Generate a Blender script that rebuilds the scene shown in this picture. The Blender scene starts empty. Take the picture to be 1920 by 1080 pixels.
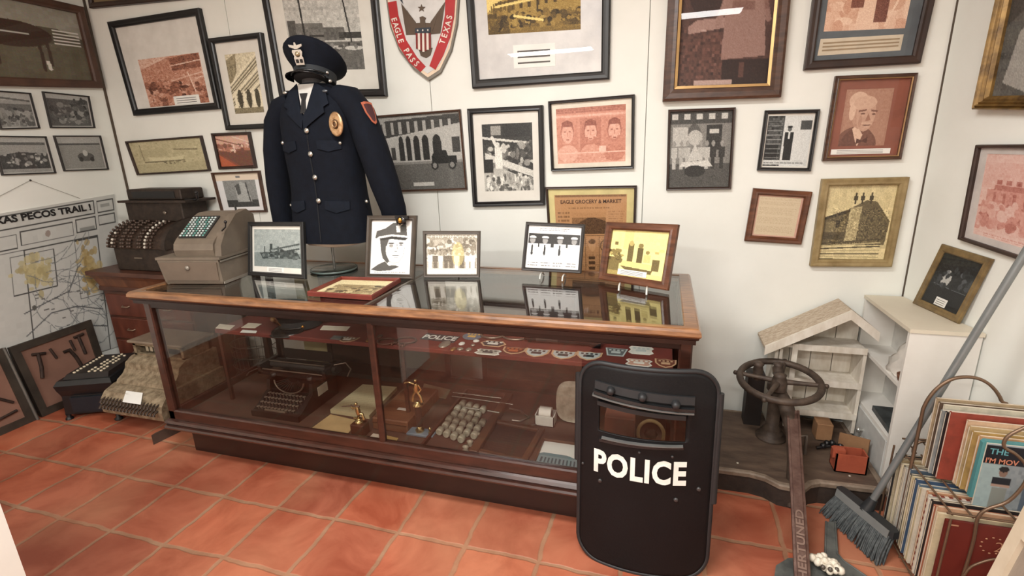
import bpy, math, random
import numpy as np
from mathutils import Vector, Matrix, Euler
random.seed(7); RNG = np.random.default_rng(11)
S = bpy.context.scene; COL = S.collection
# ---------------- camera, world, lights, exposure ----------------
F_PX = 933.55
YAW, PIT, ROL = [math.radians(a) for a in (-16.957, -15.471, -1.809)]
_f = Vector((math.sin(YAW)*math.cos(PIT), math.cos(YAW)*math.cos(PIT), math.sin(PIT)))
_r = Vector((math.cos(YAW), -math.sin(YAW), 0)); _u = _r.cross(_f)
_c, _s = math.cos(ROL), math.sin(ROL)
CR, CU, CF = _r*_c+_u*_s, _u*_c-_r*_s, _f
CAM = Vector((0, 0, 1.55))
cd = bpy.data.cameras.new('camera'); cam = bpy.data.objects.new('camera', cd); COL.objects.link(cam)
cd.sensor_width = 36; cd.lens = F_PX/1920*36; cd.clip_start = .02
m = Matrix((CR, CU, -CF)).transposed().to_4x4(); m.translation = CAM; cam.matrix_world = m
S.camera = cam
wd = bpy.data.worlds.new('world'); S.world = wd; wd.use_nodes = True
wd.node_tree.nodes['Background'].inputs[0].default_value = (1, .98, .96, 1)
wd.node_tree.nodes['Background'].inputs[1].default_value = .35
def area(name, loc, sx, sy, power, col=(1, .975, .94), rot=(0, 0, 0)):
    l = bpy.data.lights.new(name, 'AREA'); l.shape = 'RECTANGLE'; l.size = sx; l.size_y = sy; l.energy = power; l.color = col
    o = bpy.data.objects.new(name, l); COL.objects.link(o); o.location = loc; o.rotation_euler = rot; return o
area('ceiling_lamp', (-.75, .75, 2.93), 1.25, .28, 84)
area('ceiling_lamp', (-1.7, -2.3, 2.93), 1.25, .28, 150)
area('ceiling_lamp', (.1, -.9, 2.93), 1.25, .28, 62)
S.view_settings.view_transform = 'Standard'; S.view_settings.look = 'None'
S.view_settings.exposure = -0.1; S.view_settings.gamma = 1; S.view_settings.use_curve_mapping = False
S.cycles.max_bounces = 10; S.cycles.transparent_max_bounces = 24
try: S.cycles.use_denoising = True
except Exception: pass
WALL_Y = 2.80; LEFT_X = -3.81
# ---------------- picking real-world points seen in the photograph ----------------
def ray(px, py): return CR*((px-960)/F_PX)+CU*(-(py-540)/F_PX)+CF
def hit(px, py, ax, val):
    d = ray(px, py); return CAM+d*((val-CAM[ax])/d[ax])
def hitp(px, py, p0, n):
    d = ray(px, py); return CAM+d*((Vector(p0)-CAM).dot(n)/d.dot(n))
def X(px, py, y): return hit(px, py, 1, y)
def Z(px, py, z): return hit(px, py, 2, z)
# ---------------- materials ----------------
def lin(c): return tuple(((x/255)/12.92 if x/255 <= .04045 else ((x/255+.055)/1.055)**2.4) for x in c)
MATS = {}
def mat(name, c, rough=.6, metal=0, c2=None, scale=8, stretch=(1, 1, 1), bump=0, bscale=60, coat=0, amt=1.0, spec=.5):
    if name in MATS: return MATS[name]
    m = bpy.data.materials.new(name); m.use_nodes = True; nt = m.node_tree; b = nt.nodes['Principled BSDF']
    b.inputs['Roughness'].default_value = rough; b.inputs['Metallic'].default_value = metal
    b.inputs['Specular IOR Level'].default_value = spec
    if coat: b.inputs['Coat Weight'].default_value = coat; b.inputs['Coat Roughness'].default_value = .15
    tc = nt.nodes.new('ShaderNodeTexCoord'); mp = nt.nodes.new('ShaderNodeMapping'); mp.inputs['Scale'].default_value = stretch
    nt.links.new(tc.outputs['Object'], mp.inputs[0])
    n = nt.nodes.new('ShaderNodeTexNoise'); n.inputs['Scale'].default_value = scale; n.inputs['Detail'].default_value = 6; n.inputs['Roughness'].default_value = .6
    nt.links.new(mp.outputs[0], n.inputs['Vector'])
    r = nt.nodes.new('ShaderNodeValToRGB'); r.color_ramp.elements[0].position = .33; r.color_ramp.elements[1].position = .67
    if c2 is None: c2 = tuple(x*.88 for x in c)
    r.color_ramp.elements[0].color = (*lin(c2), 1); r.color_ramp.elements[1].color = (*lin(c), 1)
    nt.links.new(n.outputs['Fac'], r.inputs[0]); nt.links.new(r.outputs[0], b.inputs['Base Color'])
    if bump:
        n2 = nt.nodes.new('ShaderNodeTexNoise'); n2.inputs['Scale'].default_value = bscale; n2.inputs['Detail'].default_value = 4
        nt.links.new(mp.outputs[0], n2.inputs['Vector'])
        bp = nt.nodes.new('ShaderNodeBump'); bp.inputs['Strength'].default_value = bump; bp.inputs['Distance'].default_value = .004
        nt.links.new(n2.outputs['Fac'], bp.inputs['Height']); nt.links.new(bp.outputs[0], b.inputs['Normal'])
    MATS[name] = m; return m
def glass_mat(name, tint=(.95, .97, .96), base=.045, top=.95):
    m = bpy.data.materials.new(name); m.use_nodes = True; nt = m.node_tree; nt.nodes.clear()
    out = nt.nodes.new('ShaderNodeOutputMaterial'); mx = nt.nodes.new('ShaderNodeMixShader')
    t = nt.nodes.new('ShaderNodeBsdfTransparent'); t.inputs[0].default_value = (*tint, 1)
    g = nt.nodes.new('ShaderNodeBsdfGlossy'); g.inputs['Roughness'].default_value = .01
    lw = nt.nodes.new('ShaderNodeLayerWeight'); lw.inputs['Blend'].default_value = .5
    pw = nt.nodes.new('ShaderNodeMath'); pw.operation = 'POWER'; pw.inputs[1].default_value = 4.6
    mu = nt.nodes.new('ShaderNodeMath'); mu.operation = 'MULTIPLY_ADD'; mu.inputs[1].default_value = top; mu.inputs[2].default_value = base
    nt.links.new(lw.outputs['Facing'], pw.inputs[0]); nt.links.new(pw.outputs[0], mu.inputs[0]); nt.links.new(mu.outputs[0], mx.inputs[0])
    nt.links.new(t.outputs[0], mx.inputs[1]); nt.links.new(g.outputs[0], mx.inputs[2]); nt.links.new(mx.outputs[0], out.inputs[0])
    MATS[name] = m; return m
GLASS = glass_mat('clear_glass'); PGLASS = glass_mat('picture_glass', (1, 1, 1), .02, .6)
def attr_mat(name, rough):
    m = bpy.data.materials.new(name); m.use_nodes = True; nt = m.node_tree; b = nt.nodes['Principled BSDF']
    a = nt.nodes.new('ShaderNodeAttribute'); a.attribute_name = 'print'
    nt.links.new(a.outputs['Color'], b.inputs['Base Color']); b.inputs['Roughness'].default_value = rough
    b.inputs['Specular IOR Level'].default_value = .3; return m
PRINT = attr_mat('printed_paper', .6)
# ---------------- mesh building ----------------
class MB:
    def __init__(s): s.v = []; s.f = []; s.sm = []
    def add(s, vs, fs, smooth=False):
        k = len(s.v); s.v += [Vector(v) for v in vs]; s.f += [tuple(i+k for i in f) for f in fs]; s.sm += [smooth]*len(fs); return s
    def box(s, a, b, M=None):
        x0, y0, z0 = a; x1, y1, z1 = b
        vs = [Vector(v) for v in ((x0,y0,z0),(x1,y0,z0),(x1,y1,z0),(x0,y1,z0),(x0,y0,z1),(x1,y0,z1),(x1,y1,z1),(x0,y1,z1))]
        if M is not None: vs = [M@v for v in vs]
        return s.add(vs, [(0,3,2,1),(4,5,6,7),(0,1,5,4),(1,2,6,5),(2,3,7,6),(3,0,4,7)])
    def bevbox(s, a, b, r, M=None):      # box with chamfered edges
        x0, y0, z0 = a; x1, y1, z1 = b; rings = []
        def ring(i, z): 
            return [(x0+i+(r-i if 0 else 0), y0+i+r, z),(x0+i+r, y0+i, z),(x1-i-r, y0+i, z),(x1-i, y0+i+r, z),(x1-i, y1-i-r, z),(x1-i-r, y1-i, z),(x0+i+r, y1-i, z),(x0+i, y1-i-r, z)]
        for i, z in ((r, z0), (0, z0+r), (0, z1-r), (r, z1)):
            q = [Vector(v) for v in ring(i, z)]
            rings.append([M@v for v in q] if M is not None else q)
        return s.loft(rings, cap=True)
    def loft(s, rings, cap=True, closed=True, smooth=False):
        n = len(rings[0]); vs = [v for r in rings for v in r]; fs = []
        for i in range(len(rings)-1):
            for j in range(n if closed else n-1):
                a = i*n+j; b = i*n+(j+1) % n; fs.append((a, b, b+n, a+n))
        k = len(s.f); s.add(vs, fs, smooth)
        if cap: s.add(rings[0], [tuple(range(n))[::-1]]); s.add(rings[-1], [tuple(range(n))])
        return s
    def tube(s, pts, r, n=8, smooth=True, cap=True, closed=False):
        pts = [Vector(p) for p in pts]; rings = []; up = None; N = len(pts)
        for i, p in enumerate(pts):
            if closed: t = (pts[(i+1) % N]-pts[i-1]).normalized()
            else: t = (pts[min(i+1, N-1)]-pts[max(i-1, 0)]).normalized()
            if up is None: up = Vector((0, 0, 1)) if abs(t.z) < .9 else Vector((1, 0, 0))
            a = t.cross(up).normalized(); up = a.cross(t).normalized()
            rr = r[i] if hasattr(r, '__len__') else r
            rings.append([p+(a*math.cos(2*math.pi*k/n)+up*math.sin(2*math.pi*k/n))*rr for k in range(n)])
        if closed: rings.append(rings[0]); cap = False
        return s.loft(rings, cap=cap, smooth=smooth)
    def cyl(s, p0, p1, r, n=16, smooth=True): return s.tube([p0, p1], r, n, smooth)
    def lathe(s, prof, c=(0, 0, 0), n=20, M=None, smooth=True):
        c = Vector(c); rings = []
        for r, z in prof:
            q = [Vector((r*math.cos(2*math.pi*k/n), r*math.sin(2*math.pi*k/n), z)) for k in range(n)]
            rings.append([(M@v if M is not None else v)+c for v in q])
        return s.loft(rings, smooth=smooth)
    def ball(s, c, r, n=10, sq=(1, 1, 1)):
        pr = []
        for i in range(n//2+1):
            a = -math.pi/2+math.pi*i/(n//2); pr.append((max(math.cos(a), .001)*r, math.sin(a)*r))
        M = Matrix.Diagonal(Vector(sq)); return s.lathe(pr, c, n, M)
    def prism(s, poly, d, O=(0, 0, 0), U=(1, 0, 0), V=(0, 0, 1), W=None):
        O, U, V = Vector(O), Vector(U), Vector(V); W = Vector(W) if W is not None else U.cross(V)
        a = [O+U*p[0]+V*p[1] for p in poly]; b = [p+W*d for p in a]; return s.loft([a, b])
    def build(s, name, m, parent=None, flat=False, origin=None):
        me = bpy.data.meshes.new(name); root = parent
        while root is not None and root.parent is not None: root = root.parent
        if root is not None: inv = root.matrix_basis.inverted(); vs = [inv@v for v in s.v] if not getattr(s, 'local', False) else s.v
        else:
            if origin is None:
                lo = [min(v[i] for v in s.v) for i in range(3)]; hi = [max(v[i] for v in s.v) for i in range(3)]
                origin = Vector(((lo[0]+hi[0])/2, (lo[1]+hi[1])/2, lo[2]))
            origin = Vector(origin); vs = [v-origin for v in s.v]
        me.from_pydata([tuple(v) for v in vs], [], s.f); me.update()
        import bmesh
        bm = bmesh.new(); bm.from_mesh(me); bmesh.ops.recalc_face_normals(bm, faces=bm.faces); bm.to_mesh(me); bm.free()
        if not flat: me.polygons.foreach_set('use_smooth', s.sm)
        me.materials.append(m)
        o = bpy.data.objects.new(name, me); COL.objects.link(o)
        if parent is not None: o.parent = parent
        else: o.location = origin
        return o
def tag(o, label, cat, group=None, kind=None):
    if label: o['label'] = label
    if cat: o['category'] = cat
    if group: o['group'] = group
    if kind: o['kind'] = kind
    return o
def thing(name, label, cat, loc=(0, 0, 0), rz=0, group=None):
    o = bpy.data.objects.new(name, None); o.empty_display_size = .05; COL.objects.link(o)
    o.matrix_basis = Matrix.Translation(Vector(loc))@Matrix.Rotation(rz, 4, 'Z'); return tag(o, label, cat, group)
def struct(o): o['kind'] = 'structure'; return o
def B(*a): return MB().box(*a)
def text_mb(txt, h, O, U, V, depth=.001, bold=0, align='CENTER', sx=1.0, fn=None, space=1.0, mb=None):
    cu = bpy.data.curves.new('t', 'FONT'); cu.body = txt; cu.size = 1; cu.align_x = align; cu.extrude = .0; cu.offset = bold; cu.resolution_u = 3; cu.space_character = space
    o = bpy.data.objects.new('t', cu); COL.objects.link(o); bpy.context.view_layer.update()
    me = bpy.data.meshes.new_from_object(o.evaluated_get(bpy.context.evaluated_depsgraph_get()))
    O, U, V = Vector(O), Vector(U).normalized(), Vector(V).normalized(); W = U.cross(V)
    k = h/.73; out = mb or MB()
    def P(v, d): 
        if fn: return fn(v.x*k*sx, v.y*k, d)
        return O+U*(v.x*k*sx)+V*(v.y*k)+W*d
    out.add([P(v.co, depth) for v in me.vertices], [tuple(p.vertices) for p in me.polygons])
    bpy.data.objects.remove(o); bpy.data.curves.remove(cu); bpy.data.meshes.remove(me); return out
# ---------------- little painter for prints (grey values, then coloured) ----------------
class Cv:
    def __init__(s, w, h, bg=.8):
        s.w, s.h = w, h; s.g = np.full((h, w), float(bg)); s.y, s.x = np.mgrid[0:h, 0:w]; s.x = (s.x+.5)/w; s.y = (s.y+.5)/h; s.over = []
    def put(s, m, v, a=1.0):
        s.g = np.where(m, s.g*(1-a)+v*a, s.g); return s
    def rect(s, a, b, c, d, v, al=1.0): return s.put((s.x >= a)&(s.x <= c)&(s.y >= b)&(s.y <= d), v, al)
    def ell(s, cx, cy, rx, ry, v, al=1.0): return s.put(((s.x-cx)/rx)**2+((s.y-cy)/ry)**2 <= 1, v, al)
    def mask(s, pts):
        m = np.zeros((s.h, s.w), bool); n = len(pts)
        for i in range(n):
            (x1, y1), (x2, y2) = pts[i], pts[(i+1) % n]
            if y1 == y2: continue
            c = ((y1 > s.y) != (y2 > s.y)) & (s.x < (x2-x1)*(s.y-y1)/(y2-y1)+x1); m ^= c
        return m
    def poly(s, pts, v, al=1.0): return s.put(s.mask(pts), v, al)
    def lm(s, a, b, c, d, w):
        ar = s.h/s.w; dx, dy = c-a, (d-b)*ar; L = dx*dx+dy*dy+1e-9
        t = np.clip(((s.x-a)*dx+(s.y-b)*ar*dy)/L, 0, 1); return np.hypot(s.x-a-t*dx, (s.y-b)*ar-t*dy) <= w
    def line(s, a, b, c, d, w, v, al=1.0): return s.put(s.lm(a, b, c, d, w), v, al)
    def path(s, pts, w, v, al=1.0):
        for p, q in zip(pts, pts[1:]): s.line(*p, *q, w, v, al)
        return s
    def noise(s, amt, cell=1, box=None):
        h, w = -(-s.h//cell), -(-s.w//cell); n = RNG.normal(0, amt, (h, w)); n = np.kron(n, np.ones((cell, cell)))[:s.h, :s.w]
        if box: a, b, c, d = box; n = n*((s.x >= a)&(s.x <= c)&(s.y >= b)&(s.y <= d))
        s.g = s.g+n; return s
    def crowd(s, a, b, c, d, n, r=.02, lo=.1, hi=.8):
        for _ in range(n):
            x = random.uniform(a, c); y = random.uniform(b, d); v = random.uniform(lo, hi)
            s.ell(x, y, r*random.uniform(.5, 1.6), r*random.uniform(.5, 1.8), v)
        return s
    def text(s, a, b, c, d, rows, v=.2, fill=.62):
        rh = (d-b)/rows
        for i in range(rows):
            y = b+rh*(i+.25); x = a; e = c-random.random()*(c-a)*.12
            while x < e:
                wd_ = random.uniform(.01, .05)*(c-a)*2; s.rect(x, y, min(x+wd_, e), y+rh*.45, v, fill); x += wd_+.018*(c-a)
        return s
    def person(s, x, y, h, v, head=.6):
        s.ell(x, y-h*.88, h*.075, h*.1, head).rect(x-h*.12, y-h*.76, x+h*.12, y-h*.4, v).rect(x-h*.09, y-h*.42, x+h*.09, y, v); return s
    def tint(s, *cols):     # dark .. light colours
        g = np.clip(s.g, 0, 1)*(len(cols)-1); c = np.array(cols, float)/255; i = np.clip(g.astype(int), 0, len(cols)-2); f = (g-i)[..., None]
        s.rgb = c[i]*(1-f)+c[i+1]*f; return s
    def crect(s, a, b, c, d, col, al=1.0): return s.cput((s.x >= a)&(s.x <= c)&(s.y >= b)&(s.y <= d), col, al)
    def cput(s, m, col, al=1.0):
        s.rgb = np.where(m[..., None], s.rgb*(1-al)+np.array(col)/255*al, s.rgb); return s
    def cpoly(s, pts, col, al=1.0): return s.cput(s.mask(pts), col, al)
    def cell(s, cx, cy, rx, ry, col, al=1.0): return s.cput(((s.x-cx)/rx)**2+((s.y-cy)/ry)**2 <= 1, col, al)
    def cline(s, a, b, c, d, w, col, al=1.0): return s.cput(s.lm(a, b, c, d, w), col, al)
BW = ((12, 13, 13), (110, 112, 110), (222, 224, 220)); GREYW = ((22, 22, 21), (112, 110, 105), (220, 218, 210))
SEPIA = ((55, 40, 25), (150, 128, 92), (228, 214, 178)); RED = ((110, 55, 42), (196, 130, 108), (238, 200, 182))
ORG = ((66, 38, 30), (180, 122, 98), (236, 214, 198)); YEL = ((42, 39, 30), (154, 142, 112), (240, 231, 204))
BRN = ((38, 26, 24), (112, 82, 74), (190, 160, 148))
def print_mesh(name, P, cv, parent, m=None):
    """P(u,v) in 0..1 (v down) -> world point; colours cell by cell"""
    h, w = cv.h, cv.w; rgb = np.clip(cv.rgb, 0, 1); l = np.where(rgb <= .04045, rgb/12.92, ((rgb+.055)/1.055)**2.4)
    root = parent
    while root is not None and root.parent is not None: root = root.parent
    inv = root.matrix_basis.inverted() if root is not None else Matrix.Identity(4)
    vs = []
    for j in range(h):
        for i in range(w): vs.append(inv@P(i/(w-1), j/(h-1)))
    o0 = Vector((0, 0, 0))
    if root is None: o0 = sum(vs, Vector())/len(vs); vs = [v-o0 for v in vs]
    fs = [(j*w+i, (j+1)*w+i, (j+1)*w+i+1, j*w+i+1) for j in range(h-1) for i in range(w-1)]
    me = bpy.data.meshes.new(name); me.from_pydata([tuple(v) for v in vs], [], fs)
    a = me.color_attributes.new('print', 'FLOAT_COLOR', 'POINT')
    buf = np.ones((h*w, 4), np.float32); buf[:, :3] = l.reshape(-1, 3); a.data.foreach_set('color', buf.ravel())
    me.polygons.foreach_set('use_smooth', [True]*len(fs)); me.materials.append(m or PRINT)
    o = bpy.data.objects.new(name, me); COL.objects.link(o); o.location = o0
    if parent is not None: o.parent = parent
    return o
# ---------------- picture frames ----------------
def frame(name, label, c, back, depth, bw, fm, cv, matc=None, mw=0, mat2=None, pbox=None, glass=True, group=None, card=None, cat='picture', lip=None, prof=None, msides=None, base=None):
    """c: outer front corners TL,TR,BR,BL (world). back: unit vector away from the viewer. pbox: print area inside the glass, as fractions"""
    c = [Vector(p) for p in c]; back = Vector(back).normalized()
    W = ((c[1]-c[0]).length+(c[2]-c[3]).length)/2; H = ((c[3]-c[0]).length+(c[2]-c[1]).length)/2
    def P(u, v, d): u /= W; v /= H; return (c[0]*(1-u)+c[1]*u)*(1-v)+(c[3]*(1-u)+c[2]*u)*v+back*d
    t = thing(name, label, cat, base if base is not None else (c[2]+c[3])/2+back*depth, 0, group)
    pf = prof or [(0, depth), (0, .004), (.18, 0), (.55, .0015), (.8, 0), (1, .006), (1, depth*.9)]
    mb = MB(); rings = []
    for a, d in pf: i = a*bw; rings.append([P(i, i, d), P(W-i, i, d), P(W-i, H-i, d), P(i, H-i, d)])
    mb.loft(rings+[rings[0]], cap=False); mb.build('frame_border', fm, t)
    if lip:
        mb = MB(); i0, i1 = bw*.86, bw*1.06
        mb.loft([[P(i, i, d), P(W-i, i, d), P(W-i, H-i, d), P(i, H-i, d)] for i, d in ((i0, -.001), (i1, .002), (i1, .008))], cap=False); mb.build('inner_lip', lip, t)
    mb = MB(); i = bw*.5; mb.loft([[P(i, i, d), P(W-i, i, d), P(W-i, H-i, d), P(i, H-i, d)] for d in (depth*.95, depth*.6+.004)]); mb.build('backing_board', matc or fm, t)
    d0 = depth*.6+.003
    if pbox is None: pbox = (mw/(W-2*bw), mw/(H-2*bw), 1-mw/(W-2*bw), 1-mw/(H-2*bw)) if mw else (0, 0, 1, 1)
    iw, ih = W-2*bw, H-2*bw
    def Q(u, v, d): return P(bw+u*iw, bw+v*ih, d)
    print_mesh('photo_print', lambda u, v: Q(pbox[0]+u*(pbox[2]-pbox[0]), pbox[1]+v*(pbox[3]-pbox[1]), d0), cv, t)
    if matc is not None and pbox != (0, 0, 1, 1):
        mb = MB(); d1 = d0-.0015; a, b, e, g = pbox
        mb.loft([[Q(0, 0, d1), Q(1, 0, d1), Q(1, 1, d1), Q(0, 1, d1)], [Q(a, b, d1), Q(e, b, d1), Q(e, g, d1), Q(a, g, d1)], [Q(a, b, d0), Q(e, b, d0), Q(e, g, d0), Q(a, g, d0)]], cap=False)
        mb.build('mat_board', matc, t)
    if card:
        a, b, e, g = card; mb = MB(); d1 = d0-.002
        mb.loft([[Q(a, b, d), Q(e, b, d), Q(e, g, d), Q(a, g, d)] for d in (d1, d1-.0008)]); cd_ = mb.build('caption_card', CARD, t)
        k = MB()
        for r in range(3):
            vv = b+(g-b)*(.25+.25*r); k.add([Q(a+(e-a)*.1, vv, d1-.001), Q(e-(e-a)*.12, vv, d1-.001), Q(e-(e-a)*.12, vv+(g-b)*.07, d1-.001), Q(a+(e-a)*.1, vv+(g-b)*.07, d1-.001)], [(0, 1, 2, 3)])
        k.build('caption_text', INK, cd_)
    if glass:
        mb = MB(); mb.add([Q(0, 0, d0-.004), Q(1, 0, d0-.004), Q(1, 1, d0-.004), Q(0, 1, d0-.004)], [(0, 3, 2, 1)]); mb.build('glass_pane', PGLASS, t)
    t['_w'] = W; return t, Q, d0
CARD = mat('white_card', (235, 234, 228), .7, c2=(225, 224, 218)); INK = mat('dark_ink', (95, 92, 88), .8)
BLK = mat('black_frame_lacquer', (24, 23, 24), .35, c2=(17, 16, 17)); BLK2 = mat('black_satin_frame', (38, 37, 36), .45, c2=(26, 26, 26))
WAL = mat('walnut_frame', (86, 58, 42), .35, c2=(56, 36, 26), scale=14, stretch=(1, 1, 4)); DKB = mat('dark_brown_frame', (58, 40, 32), .4, c2=(40, 27, 22))
MAH = mat('mahogany_frame', (110, 68, 46), .3, c2=(72, 42, 28), scale=10, stretch=(1, 1, 5)); OAK = mat('oak_gilt_frame', (158, 138, 96), .45, c2=(124, 104, 66), scale=18)
GOLD = mat('gilt_frame', (150, 118, 66), .4, .4, c2=(84, 62, 34), scale=20); MATW = mat('white_mat_board', (222, 219, 210), .8, c2=(214, 210, 200))
# ---------------- the room ----------------
def tile_mat():
    m = bpy.data.materials.new('terracotta_tiles'); m.use_nodes = True; nt = m.node_tree; b = nt.nodes['Principled BSDF']; N = nt.nodes.new; L = nt.links.new
    tc = N('ShaderNodeTexCoord'); mp = N('ShaderNodeMapping'); mp.inputs['Location'].default_value = (1.303+.308*20, -1.248+.304*20, 0)
    ns = N('ShaderNodeTexNoise'); ns.inputs['Scale'].default_value = 7; ns.inputs['Detail'].default_value = 5
    ad = N('ShaderNodeVectorMath'); ad.operation = 'MULTIPLY_ADD'; ad.inputs[1].default_value = (.034, .034, 0)
    L(tc.outputs['Object'], ns.inputs['Vector']); L(ns.outputs['Color'], ad.inputs[0]); L(tc.outputs['Object'], ad.inputs[2]); L(ad.outputs[0], mp.inputs[0])
    br = N('ShaderNodeTexBrick'); br.offset = 0; br.squash = 1
    for k, v in (('Scale', 1), ('Mortar Size', .012), ('Mortar Smooth', .55), ('Brick Width', .308), ('Row Height', .304), ('Bias', -.1)): br.inputs[k].default_value = v
    br.inputs['Color1'].default_value = (*lin((190, 110, 80)), 1); br.inputs['Color2'].default_value = (*lin((150, 88, 68)), 1); br.inputs['Mortar'].default_value = (*lin((160, 126, 100)), 1)
    L(mp.outputs[0], br.inputs['Vector'])
    n2 = N('ShaderNodeTexNoise'); n2.inputs['Scale'].default_value = 3.2; n2.inputs['Detail'].default_value = 8; n2.inputs['Roughness'].default_value = .62; n2.inputs['Distortion'].default_value = .8
    L(tc.outputs['Object'], n2.inputs['Vector'])
    r = N('ShaderNodeValToRGB'); r.color_ramp.elements[0].position = .36; r.color_ramp.elements[0].color = (*lin((176, 128, 104)), 1); r.color_ramp.elements[1].position = .66; r.color_ramp.elements[1].color = (1, 1, 1, 1)
    L(n2.outputs['Fac'], r.inputs[0]); mx = N('ShaderNodeMixRGB'); mx.blend_type = 'MULTIPLY'; mx.inputs[0].default_value = .7; L(br.outputs['Color'], mx.inputs[1]); L(r.outputs[0], mx.inputs[2])
    n3 = N('ShaderNodeTexNoise'); n3.inputs['Scale'].default_value = 1.7; n3.inputs['Detail'].default_value = 5; L(tc.outputs['Object'], n3.inputs['Vector'])
    r3 = N('ShaderNodeValToRGB'); r3.color_ramp.elements[0].position = .45; r3.color_ramp.elements[1].position = .75; r3.color_ramp.elements[0].color = (0, 0, 0, 1); r3.color_ramp.elements[1].color = (.55, .55, .55, 1); L(n3.outputs['Fac'], r3.inputs[0])
    m3 = N('ShaderNodeMixRGB'); m3.inputs[2].default_value = (*lin((186, 132, 100)), 1); L(r3.outputs[0], m3.inputs[0]); L(mx.outputs[0], m3.inputs[1]); L(m3.outputs[0], b.inputs['Base Color'])
    inv = N('ShaderNodeMath'); inv.operation = 'MULTIPLY_ADD'; inv.inputs[1].default_value = -1; inv.inputs[2].default_value = 1; L(br.outputs['Fac'], inv.inputs[0])
    a2 = N('ShaderNodeMath'); a2.operation = 'MULTIPLY_ADD'; a2.inputs[1].default_value = .35; L(n2.outputs['Fac'], a2.inputs[0]); L(inv.outputs[0], a2.inputs[2])
    bp = N('ShaderNodeBump'); bp.inputs['Strength'].default_value = .45; bp.inputs['Distance'].default_value = .006; L(a2.outputs[0], bp.inputs['Height']); L(bp.outputs[0], b.inputs['Normal'])
    b.inputs['Roughness'].default_value = .5; b.inputs['Specular IOR Level'].default_value = .35; return m
WALLM = mat('white_wall_paint', (232, 233, 226), .7, c2=(224, 225, 217), scale=2, bump=.12, bscale=30, spec=.3)
CEILM = mat('ceiling_paint', (214, 216, 210), .9); GAP = mat('dark_gap', (88, 76, 64), .9)
o = B((-5.2, -3.2, -.1), (3.4, 3.0, 0)).build('floor', tile_mat(), origin=(0, 0, 0)); struct(o)
struct(B((-5.2, -3.2, 3.0), (3.4, 3.0, 3.1)).build('ceiling', CEILM))
wb = MB(); xs = [-3.9, -2.652, -1.305, -.102, 1.3]
for a, b in zip(xs, xs[1:]): wb.box((a+.0022, WALL_Y, 0), (b-.0022, WALL_Y+.05, 3.0))
wb.box((-3.9, WALL_Y+.02, 0), (1.3, WALL_Y+.06, 3.0)); struct(wb.build('wall_back', WALLM))
struct(B((LEFT_X-.1, -3.2, 0), (LEFT_X, WALL_Y-.012, 3.0)).build('wall_left', WALLM))
RN = Vector((-1, -.18, 0)).normalized(); RP = Vector((1.155, WALL_Y, 0)); RD = Vector((.18, -1, 0)).normalized()
def Rw(px, py, d=0): return hitp(px, py, RP+RN*d, RN)
wr = MB(); g = .64; k = 0
for a, b in ((0.012, 6.2),):
    p, q = RP+RD*a, RP+RD*b; wr.loft([[p, q, q-RN*.1, p-RN*.1], [v+Vector((0, 0, 3)) for v in (p, q, q-RN*.1, p-RN*.1)]])
struct(wr.build('wall_right', WALLM))
struct(B((-5, -3.3, 0), (2, -3.2, 3)).build('wall_front', WALLM))
struct(B((LEFT_X-.004, WALL_Y-.016, 0), (LEFT_X+.006, WALL_Y+.002, 3)).build('trim_1', GAP))
q = RP+RD*.006; struct(B((q.x-.002, q.y-.004, 0), (q.x+.01, q.y+.01, 3)).build('trim_2', GAP))
tag(B((-3.0, .25, 0), (-1.69, .7, .72)).build('display_plinth', WALLM), 'white painted block whose upright corner cuts into the bottom left of the photo', 'plinth')
# ---------------- pictures ----------------
def bwall(pts, depth): return [X(px, py, WALL_Y-depth) for px, py in pts]
def res(c, k=150):
    W = (c[1]-c[0]).length; H = (c[2]-c[1]).length; L = max(W, H); return max(24, int(k*W/L)), max(24, int(k*H/L))
def storefront():
    c = Cv(120, 130, .78).poly([(0, .22), (.5, .02), (.95, 0), (.98, .45), (0, .6)], .55).poly([(.5, .05), (.98, .0), (.98, .28), (.52, .3)], .3).line(.5, .2, .98, .14, .012, .85).line(.0, .6, .98, .38, .012, .8)
    c.rect(0, .5, 1, 1, .35, .6).crowd(0, .5, 1, .98, 130, .05, .1, .7).line(.75, .35, .82, .75, .008, .9).rect(0, .9, 1, 1, .5, .4).noise(.09).noise(.06, 3); return c.tint(*ORG)
def balcony():
    c = Cv(80, 120, .82).poly([(0, .1), (.35, 0), (.3, .3), (0, .55)], .45).noise(.05, 4)
    for i in range(5): c.line(0, .52+i*.1, 1, .04+i*.11, .018, (.95, .3)[i % 2]).line(0, .56+i*.1, 1, .09+i*.11, .012, .2)
    for x in (.12, .42, .72, .95): c.rect(x-.04, .62, x+.04, .95, .93)
    for x in (.27, .57, .85): c.ell(x, .75, .08, .16, .12)
    c.rect(0, .9, 1, 1, .2, .7).noise(.08); return c.tint(*YEL)
def panorama():
    c = Cv(150, 80, .62).noise(.05, 4).rect(.1, .25, .5, .5, .5, .6).poly([(.2, .5), (.5, .55), (.72, .5), (.68, .62), (.25, .64)], .8).line(.15, .66, .7, .66, .01, .2).rect(0, .72, 1, 1, .45, .5).crowd(.3, .66, .7, .74, 40, .015).text(.0, 0, 1, .06, 1, .8).line(.14, .1, .14, .6, .006, .3).line(.6, .3, .9, .34, .012, .3)
    return c.noise(.06).tint((80, 72, 54), (172, 162, 128), (226, 218, 180))
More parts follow.
